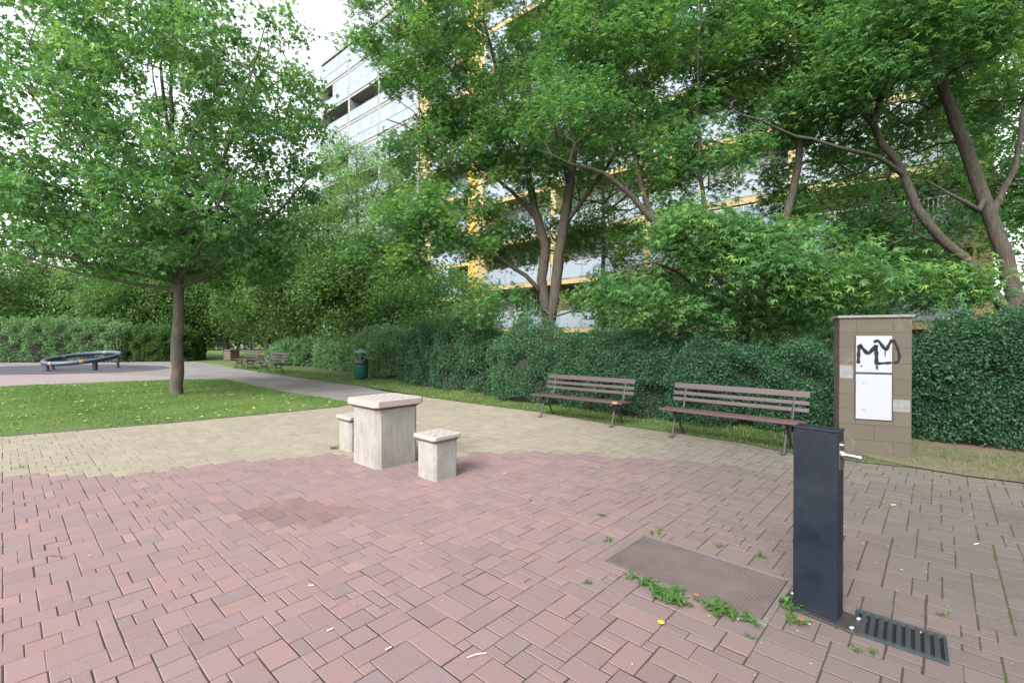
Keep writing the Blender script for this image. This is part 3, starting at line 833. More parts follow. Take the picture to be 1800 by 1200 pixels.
far_tree('locust_tree', 628, 27, 13.0, 3.5, 4.6, M['leaf_locust'], 'pale feathery locust tree in front of the tower behind the far benches', .18, 25000, 330, z0=4, shape='pinnate', bark='bark_grey')
BG = 'trees along the far side of the square'
def shade(px, dep, h, rx, rz, m, label, n=15000, z0=1.2, **k):
    far_tree('shade_tree', px, dep, h, rx, rz, m, label, .155, int(n * 1.45), 260, z0=z0, group=BG, sigm=.45, **k)
shade(548, 26, 8.6, 3.3, 3.7, M['leaf_dark'], 'dark broad tree over the hedge just right of the far benches', 22000, 1.6, tr=.2)
shade(470, 30, 9.0, 3.7, 4.0, M['leaf_dark'], 'dark dense tree directly behind the pair of far benches', 22000, 1.5, tr=.2)
shade(400, 33, 9.6, 3.5, 4.0, M['leaf_dark'], 'dark tree with a slanting trunk above the brown planter', 18000, 2.3, lean=-.9, tr=.24)
shade(330, 33, 9.6, 3.8, 4.4, M['leaf_dark'], 'shadowy tree seen just right of the maple trunk', 22000, .9)
shade(250, 33, 7.0, 3.6, 3.2, M['leaf_dark'], 'dark rounded tree between the spinner ring and the maple trunk', 20000, .5)
shade(168, 36, 7.6, 3.8, 3.5, M['leaf_locust'], 'yellowish green tree above the hedge behind the spinner ring', 20000, .8)
shade(85, 37, 7.2, 3.8, 3.3, M['leaf_locust'], 'yellowish green feathery tree over the left end of the far hedge', 20000, .8)
shade(0, 34, 8.6, 3.6, 4.0, M['leaf_dark'], 'dark tree at the left edge of the photo above the far hedge', 18000, .8)
shade(650, 23, 6.0, 2.9, 2.6, M['leaf_dark'], 'mid green low tree behind the hedge above the litter bin', 20000, 1.2)
far_tree('yard_tree', 1560, 14.5, 9.5, 2.6, 3.4, M['leaf_right'], 'slender yard tree seen between the leaning trunks and the building', .12, 7000, 260, z0=3.2, tr=.09)
far_tree('yard_tree', 1060, 18, 12.5, 3.2, 4.4, M['leaf_silver'], 'yard tree growing close to the facade behind the bent limb', .13, 7000, 260, z0=5.0, tr=.10)
far_tree('edge_tree', 1850, 13, 13, 2.6, 5.2, M['leaf_right'], 'leafy tree at the extreme right edge behind the leaning trunks', .13, 16000, 260, z0=2.6)
far_tree('yard_shrub', 1170, 17, 4.2, 2.4, 1.7, M['leaf_right'], 'low leafy tree in the yard between the benches and the building', .12, 12000, 150, z0=.6)
far_tree('yard_shrub', 770, 21, 4.6, 2.8, 1.9, M['leaf_silver'], 'bushy small tree at the foot of the yellow pier', .13, 13000, 150, z0=.6)
far_tree('yard_shrub', 1430, 13.5, 3.4, 1.9, 1.4, M['leaf_right'], 'yellow green shrub in the yard just left behind the block pillar', .11, 11000, 130, z0=.6)
# distant wood closing the view
def wood(cx, cy, rx, ry, h, n):
    X = rng.uniform(-1, 1, n); Yy = rng.uniform(-1, 1, n)
    X = cx + X * rx; Yy = cy + Yy * ry
    top = h * (.75 + .15 * np.sin(X * .55) + .1 * np.sin(X * 1.4 + 1) + .08 * np.sin(X * 3.1))
    return np.column_stack([X, Yy, top * rng.random(n) ** .7])
Cw = np.concatenate([wood(-48, 58, 34, 3.5, 9.0, 60000), wood(-75, 42, 6, 14, 9, 14000), wood(22, 27, 5, 3, 8, 3000)])
V, Q, k = leaf_geo(Cw, .42, 'plain', .4)
tag(np_mesh('distant_wood', V, Q, M['leaf_dark'], attrs={'tint': np.clip(.45 + .2 * np.sin(Cw[:, 0] * .8) + rng.normal(0, .18, len(Cw)), 0, 1)}), 'dense mass of far trees closing the view on the left', 'woods', kind='stuff')

# ------------------------------------------------------------------ hedges
def hedge(name, path_, thick, h, n, leaf, m, label, group='clipped hedges round the square', bump=.22, lift=0.02):
    """path_: front line points (world); body extends away from it"""
    pts = [np.array(p, float) for p in path_]
    seg = [np.linalg.norm(pts[i + 1] - pts[i]) for i in range(len(pts) - 1)]; tot = sum(seg)
    cum = np.concatenate([[0], np.cumsum(seg)])
    A = np.array(pts)
    def at(s):
        return np.stack([np.interp(s, cum, A[:, 0]), np.interp(s, cum, A[:, 1])], 1)
    def nrm(s):
        e = .05; t_ = at(np.minimum(s + e, tot)) - at(np.maximum(s - e, 0)); t_ /= np.linalg.norm(t_, axis=1)[:, None]
        return np.stack([-t_[:, 1], t_[:, 0]], 1)     # pointing away from the viewer for left-to-right lines
    ph = rng.uniform(0, 6, 6)
    def wob(s, v):
        ss = s + .35 * np.sin(s * .9 + ph[5]) + .12 * np.sin(v * 2.2 + s)
        lump = 1.5 * np.sqrt(np.abs(np.sin(ss * np.pi / 1.55 + ph[0]))) - 1.1
        return bump * (lump + .5 * np.sin(s * 3.9 + ph[2] + v * 2) + .35 * np.sin(s * 8 + v * 5 + ph[3]))
    hh = lambda s: h[0] + (h[1] - h[0]) * s / tot if isinstance(h, tuple) else np.full(len(s), h)
    def surf(s, v, shrink=0.0):
        """v in 0..1: round the profile: front foot, front, top, back"""
        H = hh(s) + wob(s, 3 + 0 * s) * .5; T = thick
        ang = v
        # superellipse profile
        th = np.pi * (1 - ang)
        cx_ = np.cos(th); sz_ = np.sin(th)
        x = np.sign(cx_) * np.abs(cx_) ** .55; z = np.abs(sz_) ** .5
        ef = np.clip(np.minimum(s, tot - s) / min(thick * .75, tot * .45), 0, 1); ef = np.sqrt(1 - (1 - ef) ** 2)
        hw = T / 2 * (.35 + .65 * ef) + wob(s, ang * 6) * .5 - shrink
        depth = T / 2 + x * hw
        Z = z * (H * (.55 + .45 * ef) - shrink)
        p = at(s) + nrm(s) * depth[:, None]
        return np.column_stack([p, Z])
    base = np.array([*at(np.array([tot / 2]))[0], 0.0])
    root = empty(name, tuple(base)); tag(root, label, 'hedge', group)
    s = rng.uniform(0, tot, n); v = np.where(rng.random(n) < .5, rng.random(n) ** 2 / 3.0 + .0005, rng.beta(1.0, 1.35, n) * .92 + .01)
    C = surf(s, v) 
    inn = rng.exponential(.07, n)[:, None]
    mid = at(s) + nrm(s) * thick / 2
    dvec = np.column_stack([mid - C[:, :2], hh(s) * .5 - C[:, 2]]); dvec /= np.linalg.norm(dvec, axis=1)[:, None]
    C = C + dvec * inn + rng.normal(0, .025, (n, 3)) - dvec * (rng.random(n) < .05)[:, None] * rng.uniform(0, .14, (n, 1))
    # sink some clumps; their leaf tint is darkened too, further down
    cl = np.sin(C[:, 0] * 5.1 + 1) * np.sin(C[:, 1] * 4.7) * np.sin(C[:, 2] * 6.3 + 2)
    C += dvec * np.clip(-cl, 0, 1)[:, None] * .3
    # stray shoots above the clipped top
    ns_ = int(tot * 26); s2 = rng.uniform(0, tot, ns_); v2 = rng.uniform(.3, .75, ns_); B0 = surf(s2, v2)
    ht = rng.exponential(.11, ns_) + .03; per = 10; up_ = np.column_stack([rng.normal(0, .25, (ns_, 2)), np.ones(ns_)])
    SH_ = (B0[:, None, :] + up_[:, None, :] * (rng.random((ns_, per, 1)) * ht[:, None, None]) + rng.normal(0, .018, (ns_, per, 3))).reshape(-1, 3)
    C = np.concatenate([C, SH_]); dvec = np.concatenate([dvec, np.repeat(-up_, per, 0)]); s = np.concatenate([s, np.repeat(s2, per)]); cl = np.concatenate([cl, np.full(ns_ * per, .6)])
    C[:, 2] = np.maximum(C[:, 2], .02)
    kp = ~((cl < -.5) & (rng.random(len(C)) < .55)); C, dvec, s, cl = C[kp], dvec[kp], s[kp], cl[kp]
    tint = .45 + .16 * np.sin(s * 1.1 + ph[4]) + cl * .16 + (C[:, 2] / np.max(C[:, 2]) - .5) * .15  # shade of the sunk gaps put into the tint; upper leaves paler
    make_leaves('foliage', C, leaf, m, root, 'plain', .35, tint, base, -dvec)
    # woody core, coloured near black to carry the hedge's inner shade
    ns, nvv = max(6, int(tot / .3)), 14
    S, Vv = np.meshgrid(np.linspace(.12, tot - .12, ns), np.linspace(0, 1, nvv), indexing='ij')
    K = surf(S.ravel(), Vv.ravel(), .26) - base
    K[:, 2] = np.maximum(K[:, 2], .0)
    Q = [(i * nvv + j, (i + 1) * nvv + j, (i + 1) * nvv + j + 1, i * nvv + j + 1) for i in range(ns - 1) for j in range(nvv - 1)]
    np_mesh('branch_core', K, np.array(Q), M['twig_core'], root, smooth=True)
    return root

hedge('hedge', [G(455, 641), G(500, 643), G(545, 645)], 2.2, (1.2, 1.7), 16000, .075, M['leaf_hedge_pale'], 'low loose pale hedge right behind the far benches')
hedge('hedge', [G(541, 644), G(570, 649), G(600, 654)], 2.0, 1.6, 20000, .07, M['leaf_hedge_pale'], 'rounded pale green bush between the far benches and the litter bin', bump=.2)
hedge('hedge', [G(602, 656), G(642, 662.5), G(680, 668)], 2.0, 1.8, 26000, .062, M['leaf_hedge_pale'], 'bulging grey green hedge directly behind the litter bin', bump=.3)
hedge('hedge', [G(684, 671), G(740, 680), G(790, 686.5), G(834, 693)], 1.8, (1.9, 1.85), 46000, .05, M['leaf_hedge'], 'dark green hedge right of the litter bin behind the chess table', bump=.32)
hedge('hedge', [(G(575, 650)[0] + 1.7, G(575, 650)[1] + 2.0), (G(640, 665)[0] + 1.7, G(640, 665)[1] + 1.9), (G(740, 680)[0] + 1.6, G(740, 680)[1] + 1.7)], 1.5, (2.2, 2.35), 22000, .075, M['leaf_hedge_pale'], 'taller pale feathery hedge in the second row behind the litter bin', bump=.3)
hedge('hedge', [G(830, 697), G(880, 704), G(943, 712), G(1012, 721)], 1.75, (1.78, 1.66), 48000, .040, M['leaf_hedge'], 'rounded dark hedge bush directly behind the left near bench\'s left half', bump=.34)
hedge('hedge', [G(992, 717), G(1050, 726), G(1110, 735), G(1170, 744)], 1.7, (1.74, 1.52), 40000, .040, M['leaf_hedge'], 'dark hedge bush filling the gap between the two near benches', bump=.34)
hedge('hedge', [G(1158, 742), G(1249, 750), G(1330, 757), G(1400, 764), G(1470, 772)], 1.2, (1.36, 1.42), 52000, .038, M['leaf_hedge'], 'lower thinner hedge behind the right near bench reaching the block pillar', bump=.3)
hedge('hedge', [G(1622, 782), G(1680, 787), G(1790, 797), (7.4, 5.0), (9.2, 4.2)], 1.9, (1.88, 2.15), 90000, .042, M['leaf_hedge'], 'tall dark hedge to the right of the block pillar', bump=.22)
hedge('hedge', [G(-260, 638), G(0, 637), G(120, 637), G(205, 637)], 2.4, 2.55, 42000, .085, M['leaf_hedge_pale'], 'long far hedge behind the tilted blue ring', bump=.3)
hedge('hedge', [G(196, 636), G(250, 636), G(300, 635), G(372, 632)], 2.2, 2.1, 26000, .085, M['leaf_dark'], 'dark far hedge either side of the maple trunk', bump=.3)

# ------------------------------------------------------------------ apartment building
XV = -50.0
bd = Vector((XV - 900, F, 0)).normalized()          # along the facade, away to the left
bn = Vector((-bd.y, bd.x, 0)); 
if bn.y > 0: bn = -bn                                # outward, towards the camera
def s_of(px, p):
    z = F * p / (bd.y * (px - XV)); X = (px - 900) / F * z
    return X * bd.x + z * bd.y
def W(s, o_, z):                                     # o_: distance outwards from camera-perp plane -p
    v = bd * s + bn * (-o_) ; return (v.x, v.y, z)
# camera-to-plane distance p: plane points satisfy dot(P, -bn) = p
borig = W(s_of(1137, 22.3), 22.3, 0)
bld = empty('apartment_building', borig)
tag(bld, 'tall panel apartment block with yellow piers and stacked pale loggias behind the trees', 'building')
class BB(MB):
    def fb(s, s0, s1, o0, o1, z0, z1):               # o: perpendicular distances from the camera
        vs = [W(a, o_, z) for z in (z0, z1) for a, o_ in ((s0, o0), (s1, o0), (s1, o1), (s0, o1))]
        return s.add(vs, [(3, 2, 1, 0), (4, 5, 6, 7), (0, 1, 5, 4), (1, 2, 6, 5), (2, 3, 7, 6), (3, 0, 4, 7)])
def bpart(mb, name, m, parent=None):
    return mb.build(name, m, parent or bld, off=borig)
LV0, FH, NF = 2.03, 2.8, 12
ROOF = LV0 + 11 * FH + .12
Pn, Pf = 22.3, 26.5
rr = random.Random(3)
def section(pxs, p, piers, yellow, glaz):
    """pxs: pier pixel positions from left to right"""
    ss = [s_of(x, p) for x in pxs]
    pier_w = .36
    back = p + 1.35
    # body behind the loggias
    body = BB().fb(ss[-1] - (.35 if yellow else 0), ss[0], back, back + 9, -.1, ROOF - .05)
    bpart(body, 'wall', M['b_inner'])
    for i, s_ in enumerate(ss):
        w_ = piers.get(i, pier_w)
        m_ = M['b_yellow'] if yellow else M['b_beige']
        bpart(BB().fb(s_ - w_ / 2, s_ + w_ / 2, p - .04, back, -.1, ROOF), 'pier', m_)
    for i in range(len(ss) - 1):
        a = ss[i] - piers.get(i, pier_w) / 2; b = ss[i + 1] + piers.get(i + 1, pier_w) / 2     # a > b
        for k in range(-1, 12):
            z = LV0 + k * FH
            # slab edge / beam
            if k >= 0:
                bm_ = BB().fb(b, a, p - .02 if k < 11 else p - .15, back, z - (.27 if k < 11 else .2), z if k < 11 else ROOF + .05)
                bpart(bm_, 'beam', M['b_yellow'] if yellow and k < 11 else M['b_beige'])
            if k == 11: continue
            if k == -1:
                bpart(BB().fb(b, a, p + .1, p + .2, -.1, LV0 - 1.35), 'plinth', M['b_white'])
                zt = LV0 - 1.35
            else:
                # balustrade of two or three panels with a rail
                bal = BB(); nP = 3 if rr.random() < .6 else 2
                for q in range(nP):
                    a0 = a + (b - a) * q / nP; a1 = a + (b - a) * (q + 1) / nP
                    bal.fb(a1 + .012, a0 - .012, p - .07, p - .03, z + .04, z + 1.0)
                pn = bpart(bal, 'balustrade', M['b_white'])
                bpart(BB().fb(b + .003, a - .003, p - .085, p - .015, z + 1.003, z + 1.045), 'rail', M['b_dark'] if rr.random() < .6 else M['b_frame'], pn)
                zt = z + 1.045
            # window in the back wall
            w0 = b + (a - b) * rr.uniform(.08, .3); w1 = w0 + (a - b) * rr.uniform(.45, .6)
            wz0, wz1 = z + .85, z + 2.25
            fr = BB(); e = .07
            fr.fb(w0, w1, back - .04, back - .003, wz0, wz0 + e).fb(w0, w1, back - .04, back - .003, wz1 - e, wz1)
            for q in range(4):
                c_ = w0 + (w1 - w0 - e) * q / 3; fr.fb(c_, c_ + e, back - .043, back - .003, wz0 + e, wz1 - e)
            wn_ = bpart(fr, 'window', M['b_frame'])
            bpart(BB().fb(w0 + e, w1 - e, back - .02, back - .006, wz0 + e, wz1 - e), 'pane', M['glass'], wn_)
            # loggia glazing
            if k >= 0 and rr.random() < glaz(i, k):
                full = rr.random() < .6
                g0 = b + .01; g1 = a - .01 if full else b + (a - b) * rr.uniform(.35, .6)
                if not full and rr.random() < .5: g0, g1 = a - (g1 - g0), a - .01
                nfr = max(2, int((g1 - g0) / .75)); top = z + FH - .36
                fr = BB(); fr.fb(g0, g1, p - .05, p - .01, top - .05, top)
                for q in range(nfr + 1):
                    c_ = g0 + (g1 - g0 - .035) * q / nfr; fr.fb(c_, c_ + .035, p - .05, p - .01, zt, top - .05)
                gz = bpart(fr, 'loggia_frame', M['b_frame'])
                bpart(BB().fb(g0, g1, p - .034, p - .026, zt + .003, top - .053), 'pane', M['glazing'], gz)
section([567, 615, 668, 735], Pf, {3: .4}, False, lambda i, k: .95 if k >= 9 else .5)
# plain yellow pier wall and the bay right of it
sA, sB = s_of(737, Pf), s_of(757, Pf)
bpart(BB().fb(sB, sA - .22, Pf - .06, Pf + 5, -.1, ROOF + .04), 'pier_wall', M['b_yellow'])
section([757.5, 826], Pf, {}, True, lambda i, k: .3)
bpart(BB().fb(s_of(846, Pf), s_of(827.5, Pf), Pf - .3, Pf + 5, -.1, ROOF + .04), 'orange_wall', M['b_orange'])
section([847, 973, 1137, 1393, 1727], Pn, {0: .72, 4: .5}, True, lambda i, k: .32)
bpart(BB().fb(s_of(1720, Pn) - .75, s_of(838, Pn) - 0, Pn + 10.4, Pn + 14.2, -.1, ROOF - .1), 'rear_wall', M['b_beige'])
# white bars on one balcony, as on the second floor at the right
sa_, sb_ = s_of(1725, Pn) + .3, s_of(1440, Pn)
z_ = LV0 + FH * 1 + 1.05
br = BB()
for q in range(34):
    c_ = sa_ + (sb_ - sa_) * q / 33; br.fb(c_, c_ + .03, Pn - .12, Pn - .09, z_ - .1, z_ + .5)
br.fb(sa_, sb_ + .03, Pn - .121, Pn - .089, z_ + .503, z_ + .54)
bpart(br, 'bar_railing', M['b_frame'])

# ------------------------------------------------------------------ benches
def make_bench(L=1.85, leg_at=.73):
    root = empty('park_bench')
    tilt = R(14)
    # seat slats, three, sloping back a little; local +y is towards the back
    for k, y in enumerate((0.0, .125, .25)):
        Mx = Matrix.Rotation(R(-4), 4, 'X')
        MB().box((0, y, .395 - .006 * k), (L, .105, .036), M=Mx).build('seat_slat', M['slat'], root, .006)
    for k, (dz, hh_) in enumerate(((.115, .055), (.205, .055), (.315, .085))):
        y = .375 + math.tan(tilt) * dz
        Mx = Matrix.Rotation(-tilt, 4, 'X')
        MB().box((0, y, .40 + dz), (L * .985, .03, hh_), M=Mx).build('back_slat', M['slat_back'], root, .006)
    for sx_ in (-1, 1):
        x = sx_ * leg_at
        fr = MB()
        fr.tube([(x, -.05, .0), (x, -.03, .03), (x, .02, .14), (x, .055, .24), (x, .03, .33), (x, -.02, .365)], [.020, .018, .017, .019, .021, .018], 6)
        fr.tube([(x, .36, .0), (x, .34, .03), (x, .26, .14), (x, .22, .24), (x, .25, .33), (x, .31, .36)], [.020, .018, .017, .019, .021, .018], 6)
        fr.tube([(x, .055, .25), (x, .14, .21), (x, .22, .25)], .016, 6)
        fr.box((x, .14, .352), (.038, .36, .028))
        fr.tube([(x, .31, .36), (x, .372, .42), (x, .40, .52), (x, .45, .70)], [.02, .02, .018, .016], 6)
        fr.box((x, -.05, .008), (.05, .07, .016)); fr.box((x, .36, .008), (.05, .07, .016))
        fr.build('leg_frame', M['iron'], root, smooth=False)
    return root
bench0 = make_bench()
def place_bench(o, pa, pb, label, rz=None):
    a = Vector((*pa, 0)); b = Vector((*pb, 0)); m = (a + b) / 2; d = b - a
    ang = math.atan2(d.y, d.x) if rz is None else rz
    n_ = Vector((-math.sin(ang), math.cos(ang), 0))
    o.location = m + n_ * .05; o.rotation_euler = (0, 0, ang)
    tag(o, label, 'bench', 'slatted park benches along the hedge')
    return o
place_bench(bench0, G(949, 733), G(1074, 750.5), 'slatted maroon bench with a bare orange patch at the right end of its seat', R(-41.5))
b2 = place_bench(copy_tree(bench0), G(1181, 768), G(1376, 800), 'slatted maroon bench right behind the dark water post, nearest to the block pillar', R(-44.5))
b3 = place_bench(copy_tree(bench0), G(410, 646.3), G(434, 650.3), 'farther of the two far benches, beside the brown planter')
b4 = place_bench(copy_tree(bench0), G(453.5, 654), G(481.5, 658.8), 'nearer of the two far benches, left of the rounded pale hedge')
for b_, s_ in ((b3, 1.12), (b4, 1.12)):
    b_.scale = (s_, s_, s_)
    b_.rotation_euler.z = R(-44)
MB().box((.80, -.036, .40), (.09, .045, .042)).build('bare_patch', M['slat_bare'], bench0, .004)

# ------------------------------------------------------------------ chess table and stools
def oct_pts(w, ch):
    h = w / 2; c_ = ch
    return [(-h + c_, -h), (h - c_, -h), (h, -h + c_), (h, h - c_), (h - c_, h), (-h + c_, h), (-h, h - c_), (-h, -h + c_)]
def chess_block(name, w, top, h, loc, rz, label, cat, group=None, n=8):
    root = empty(name, loc, rz); tag(root, label, cat, group)
    ch = w * .10
    tb = .072 if n == 8 else .042
    MB().prism(oct_pts(w, ch), -.02, h - tb - .028).build('pedestal', M['conc'], root, .004)
    cv = MB(); pts = oct_pts(w + .012, ch); pt2 = oct_pts(top - .012, top * .07); k = 8
    z0, z1 = h - tb - .028, h - tb
    cv.add([(p[0], p[1], z0) for p in pts] + [(p[0], p[1], z1) for p in pt2], [tuple(range(k - 1, -1, -1)), tuple(range(k, 2 * k))] + [(i, (i + 1) % k, k + (i + 1) % k, k + i) for i in range(k)])
    cv.build('cornice', M['slab_rim'], root, .002)
    MB().prism(oct_pts(top, top * .07), h - tb + .001, h).build('slab', M['slab_top'], root, .006)
    bw = top * .70; q = bw / n
    light, dark_ = MB(), MB()
    for i in range(n):
        for j in range(n):
            x = -bw / 2 + (i + .5) * q; y = -bw / 2 + (j + .5) * q
            (light if (i + j) % 2 else dark_).box((x, y, h + .0005), (q - .003, q - .003, .003))
    light.build('light_squares', M['board_light'], root); dark_.build('dark_squares', M['board_dark'], root)
    return root
TA = R(-43)
chess_block('chess_table', .562, .655, .755, (-1.495, 5.50, 0), TA, 'square concrete chess table with a checkerboard top, taller than its two stools', 'table')
G1 = 'concrete stools at the chess table'
chess_block('stool', .312, .375, .452, (-.787, 4.915, 0), TA, 'concrete stool right of the chess table, whole in view', 'stool', G1, 5)
chess_block('stool', .312, .375, .452, (-2.055, 6.11, 0), TA, 'concrete stool left of the chess table, half hidden by it', 'stool', G1, 5)

# ------------------------------------------------------------------ water post, grate, cover
PA_ = R(-50)
prx, pry = G(1471, 1096)
pdir = Vector((math.cos(PA_), math.sin(PA_), 0)); pper = Vector((-math.sin(PA_), math.cos(PA_), 0))
pc = Vector((prx, pry, 0)) - pdir * .102 + pper * .052
wp = empty('water_post', pc, PA_)
tag(wp, 'dark blue grey steel drinking water post with a chrome spout', 'drinking fountain')
MB().box((0, 0, .488), (.204, .104, .956)).build('body', M['post'], wp, .006, seg=3)
MB().box((0, 0, .973), (.21, .11, .014)).build('lid', M['post'], wp, .004)
MB().box((.02, .0, .006), (.36, .18, .010)).build('base_plate', M['steel'], wp, .002)
MB().box((.1045, .0, .85), (.005, .082, .14)).build('tap_plate', M['steel'], wp, .001)
sp_ = MB(); sp_.tube([(.104, 0, .855), (.13, 0, .854), (.16, -.001, .853), (.188, -.003, .851)], [.0135, .0115, .0115, .0125], 14)
sp_.lathe([(.0, 0), (.022, 0.0)], 12, (.106, 0, .855))
sp_.tube([(.105, 0, .855), (.118, 0, .855)], .024, 16)
sp_.tube([(.172, -.002, .85), (.172, -.002, .832)], [.008, .006], 8)
sp_.tube([(.183, -.003, .851), (.192, -.003, .851)], .0145, 14)
so = sp_.build('spout', M['chrome'], wp, smooth=False)
MB().tube([(.106, 0, .90), (.116, 0, .90)], .012, 14).build('button', M['chrome'], wp)
for (x_, y_) in ((.165, .055), (.165, -.06), (-.14, .06)):
    MB().lathe([(.014, .010), (.014, .016), (.011, .022), (.004, .024)], 10, (x_, y_, .001)).build('bolt', M['chrome'], wp, smooth=True)

def quad_obj_frame(c_px):
    q = [Vector((*G(*p), 0)) for p in c_px]; c_ = sum(q, Vector()) / 4
    return q, c_
q, gc = quad_obj_frame([(1507, 1070.6), (1495, 1113.6), (1667.5, 1172), (1665.5, 1117.6)])
GA = R(-40.5)
gr = empty('drain_grate', (gc.x, gc.y, 0), GA); tag(gr, 'dark iron slotted drain grate set in the pavers beside the water post', 'drain')
LX, LY = .352, .262
f_ = MB(); b_ = .014
f_.box((0, LY / 2 - b_ / 2, .001), (LX, b_, .018)).box((0, -LY / 2 + b_ / 2, .001), (LX, b_, .018))
f_.box((-LX / 2 + b_ / 2, 0, .001), (b_, LY - 2 * b_, .018)).box((LX / 2 - b_ / 2, 0, .001), (b_, LY - 2 * b_, .018))
f_.build('frame', M['grate'], gr, .0015)
sl = MB()
ns = 9
for k in range(ns):
    x = -LX / 2 + .038 + (LX - .076) * (k + .0) / (ns - 1)
    sl.box((x, 0, .003), (.0205, LY - .03, .014))
sl.box((0, LY / 2 - .022, .0025), (LX - .03, .016, .013)).box((0, -LY / 2 + .022, .0025), (LX - .03, .016, .013))
sl.build('bars', M['grate'], gr, .002)
# dark box under the bars: the pit's shade is put into its colour
MB().box((0, 0, -.0035), (LX - .02, LY - .02, .009)).build('pit_shade_box', M['pit_shade'], gr)

q, cc = quad_obj_frame([(1051, 991), (1138, 933), (1349, 1100), (1392, 1024)])
CA_ = R(-43.5)
cv = empty('access_cover', (cc.x, cc.y, 0), CA_); tag(cv, 'large rectangular brown tread plate cover flush in the pavers with weeds along one edge', 'manhole cover')
LX, LY = .985, .595
f_ = MB(); b_ = .03
f_.box((0, LY / 2 - b_ / 2, 0), (LX, b_, .014)).box((0, -LY / 2 + b_ / 2, 0), (LX, b_, .014))
f_.box((-LX / 2 + b_ / 2, 0, 0), (b_, LY - 2 * b_, .014)).box((LX / 2 - b_ / 2, 0, 0), (b_, LY - 2 * b_, .014))
f_.build('frame', M['steel'] if False else worn('cover_frame', (0.12, 0.105, 0.095), (0.08, 0.065, 0.055), .7, 9, .7), cv, .002)
MB().box((0, 0, .003), (LX - 2 * b_ - .012, LY - 2 * b_ - .012, .008)).build('plate', M['tread'], cv, .001)
MB().box((0, 0, .0005), (LX - 2 * b_ + .004, LY - 2 * b_ + .004, .007)).build('gap', M['black'], cv)

# ------------------------------------------------------------------ service pillar with cabinet doors
sl_, sr_ = Vector((*G(1474.5, 796), 0)), Vector((*G(1602, 806.5), 0))
sdv = sr_ - sl_; SA = math.atan2(sdv.y, sdv.x); SW = sdv.length
sb = empty('service_pillar', ((sl_.x + sr_.x) / 2, (sl_.y + sr_.y) / 2, 0), SA)
tag(sb, 'tan concrete block pillar with two white cabinet doors and black graffiti', 'utility pillar')
SH = 1.70; SD = .30
MB().box((0, SD / 2, SH / 2 - .02), (SW, SD, SH + .04)).build('masonry', M['block'], sb, .004)
MB().box((0, SD / 2, SH + .016), (SW + .045, SD + .05, .03)).build('cap', M['cap_plate'], sb, .003)
def sx_(zx): return -SW / 2 + (zx - 600) / 462 * SW
def sz_(zy, zx=800): return SH - (zy - 135) / (836 + (zx - 600) * .033) * SH
x0, x1 = sx_(704), sx_(940); zt, zm, zb = sz_(245), sz_(474), sz_(755)
MB().box(((x0 + x1) / 2, -.004, (zt + zb) / 2), (x1 - x0 + .012, .012, zt - zb + .012)).build('cabinet_frame', M['cab_frame'], sb)
w_ = x1 - x0
MB().box(((x0 + x1) / 2, -.014, (zt + zm) / 2 + .006), (w_ - .012, .012, zt - zm - .014)).build('door', M['cab_white'], sb, .002)
d2 = MB().box(((x0 + x1) / 2, -.014, (zm + zb) / 2 - .006), (w_ - .012, .012, zm - zb - .014)).build('door', M['cab_white'], sb, .002)
for (zx, zy, par_) in ((743, 430, None), (763, 527, d2), (763, 690, d2)):
    MB().tube([(sx_(zx), -.022, sz_(zy)), (sx_(zx), -.027, sz_(zy))], .009 if par_ is None else .019, 14).build('lock', M['black'] if par_ is None else M['cab_frame' if False else 'cab_white'], sb)
for (zx0, zx1, zy0, zy1) in ((604, 690, 428, 508), (948, 1052, 628, 700)):
    MB().box((sx_((zx0 + zx1) / 2), -.0015, sz_((zy0 + zy1) / 2)), (sx_(zx1) - sx_(zx0), .003, abs(sz_(zy1) - sz_(zy0)))).build('faded_patch', M['poster'], sb)
def ribbon(pts, w, y):
    pts = resample([(sx_(a), 0, sz_(b)) for a, b in pts], .012); m = MB(); n = len(pts); vs = []
    for i, p_ in enumerate(pts):
        t_ = pts[min(i + 1, n - 1)] - pts[max(i - 1, 0)]; t_ = t_ / (np.linalg.norm(t_) + 1e-9)
        nn = np.array([-t_[2], 0, t_[0]]); ww = w * 1.65 * (1 + .18 * math.sin(i * .9)) * (0.75 if i in (0, n - 1) else 1)
        for sg in (-1, 1): vs.append((p_[0] + nn[0] * ww * sg, y, p_[2] + nn[2] * ww * sg))
    m.add(vs, [(2 * i, 2 * i + 1, 2 * i + 3, 2 * i + 2) for i in range(n - 1)]); return m
gm = MB()
for pts, w in (([(722, 415), (724, 350), (728, 300)], .011), ([(728, 298), (755, 328), (785, 352), (812, 330), (834, 302)], .012), ([(834, 300), (838, 360), (838, 422)], .012),
               ([(820, 284), (848, 276), (872, 302), (898, 330), (915, 300), (936, 268)], .010), ([(838, 414), (880, 411), (935, 407)], .009), ([(846, 424), (846, 455)], .003), ([(893, 335), (893, 375)], .003), ([(838, 424), (837, 448)], .003)):
    r_ = ribbon(pts, w, -.0225); gm.add(r_.v, r_.f)
r_ = ribbon([(945, 270), (966, 305), (984, 365), (976, 398), (948, 410)], .009, -.0035); gm.add(r_.v, r_.f)
gm.build('graffiti', M['spray'], sb)

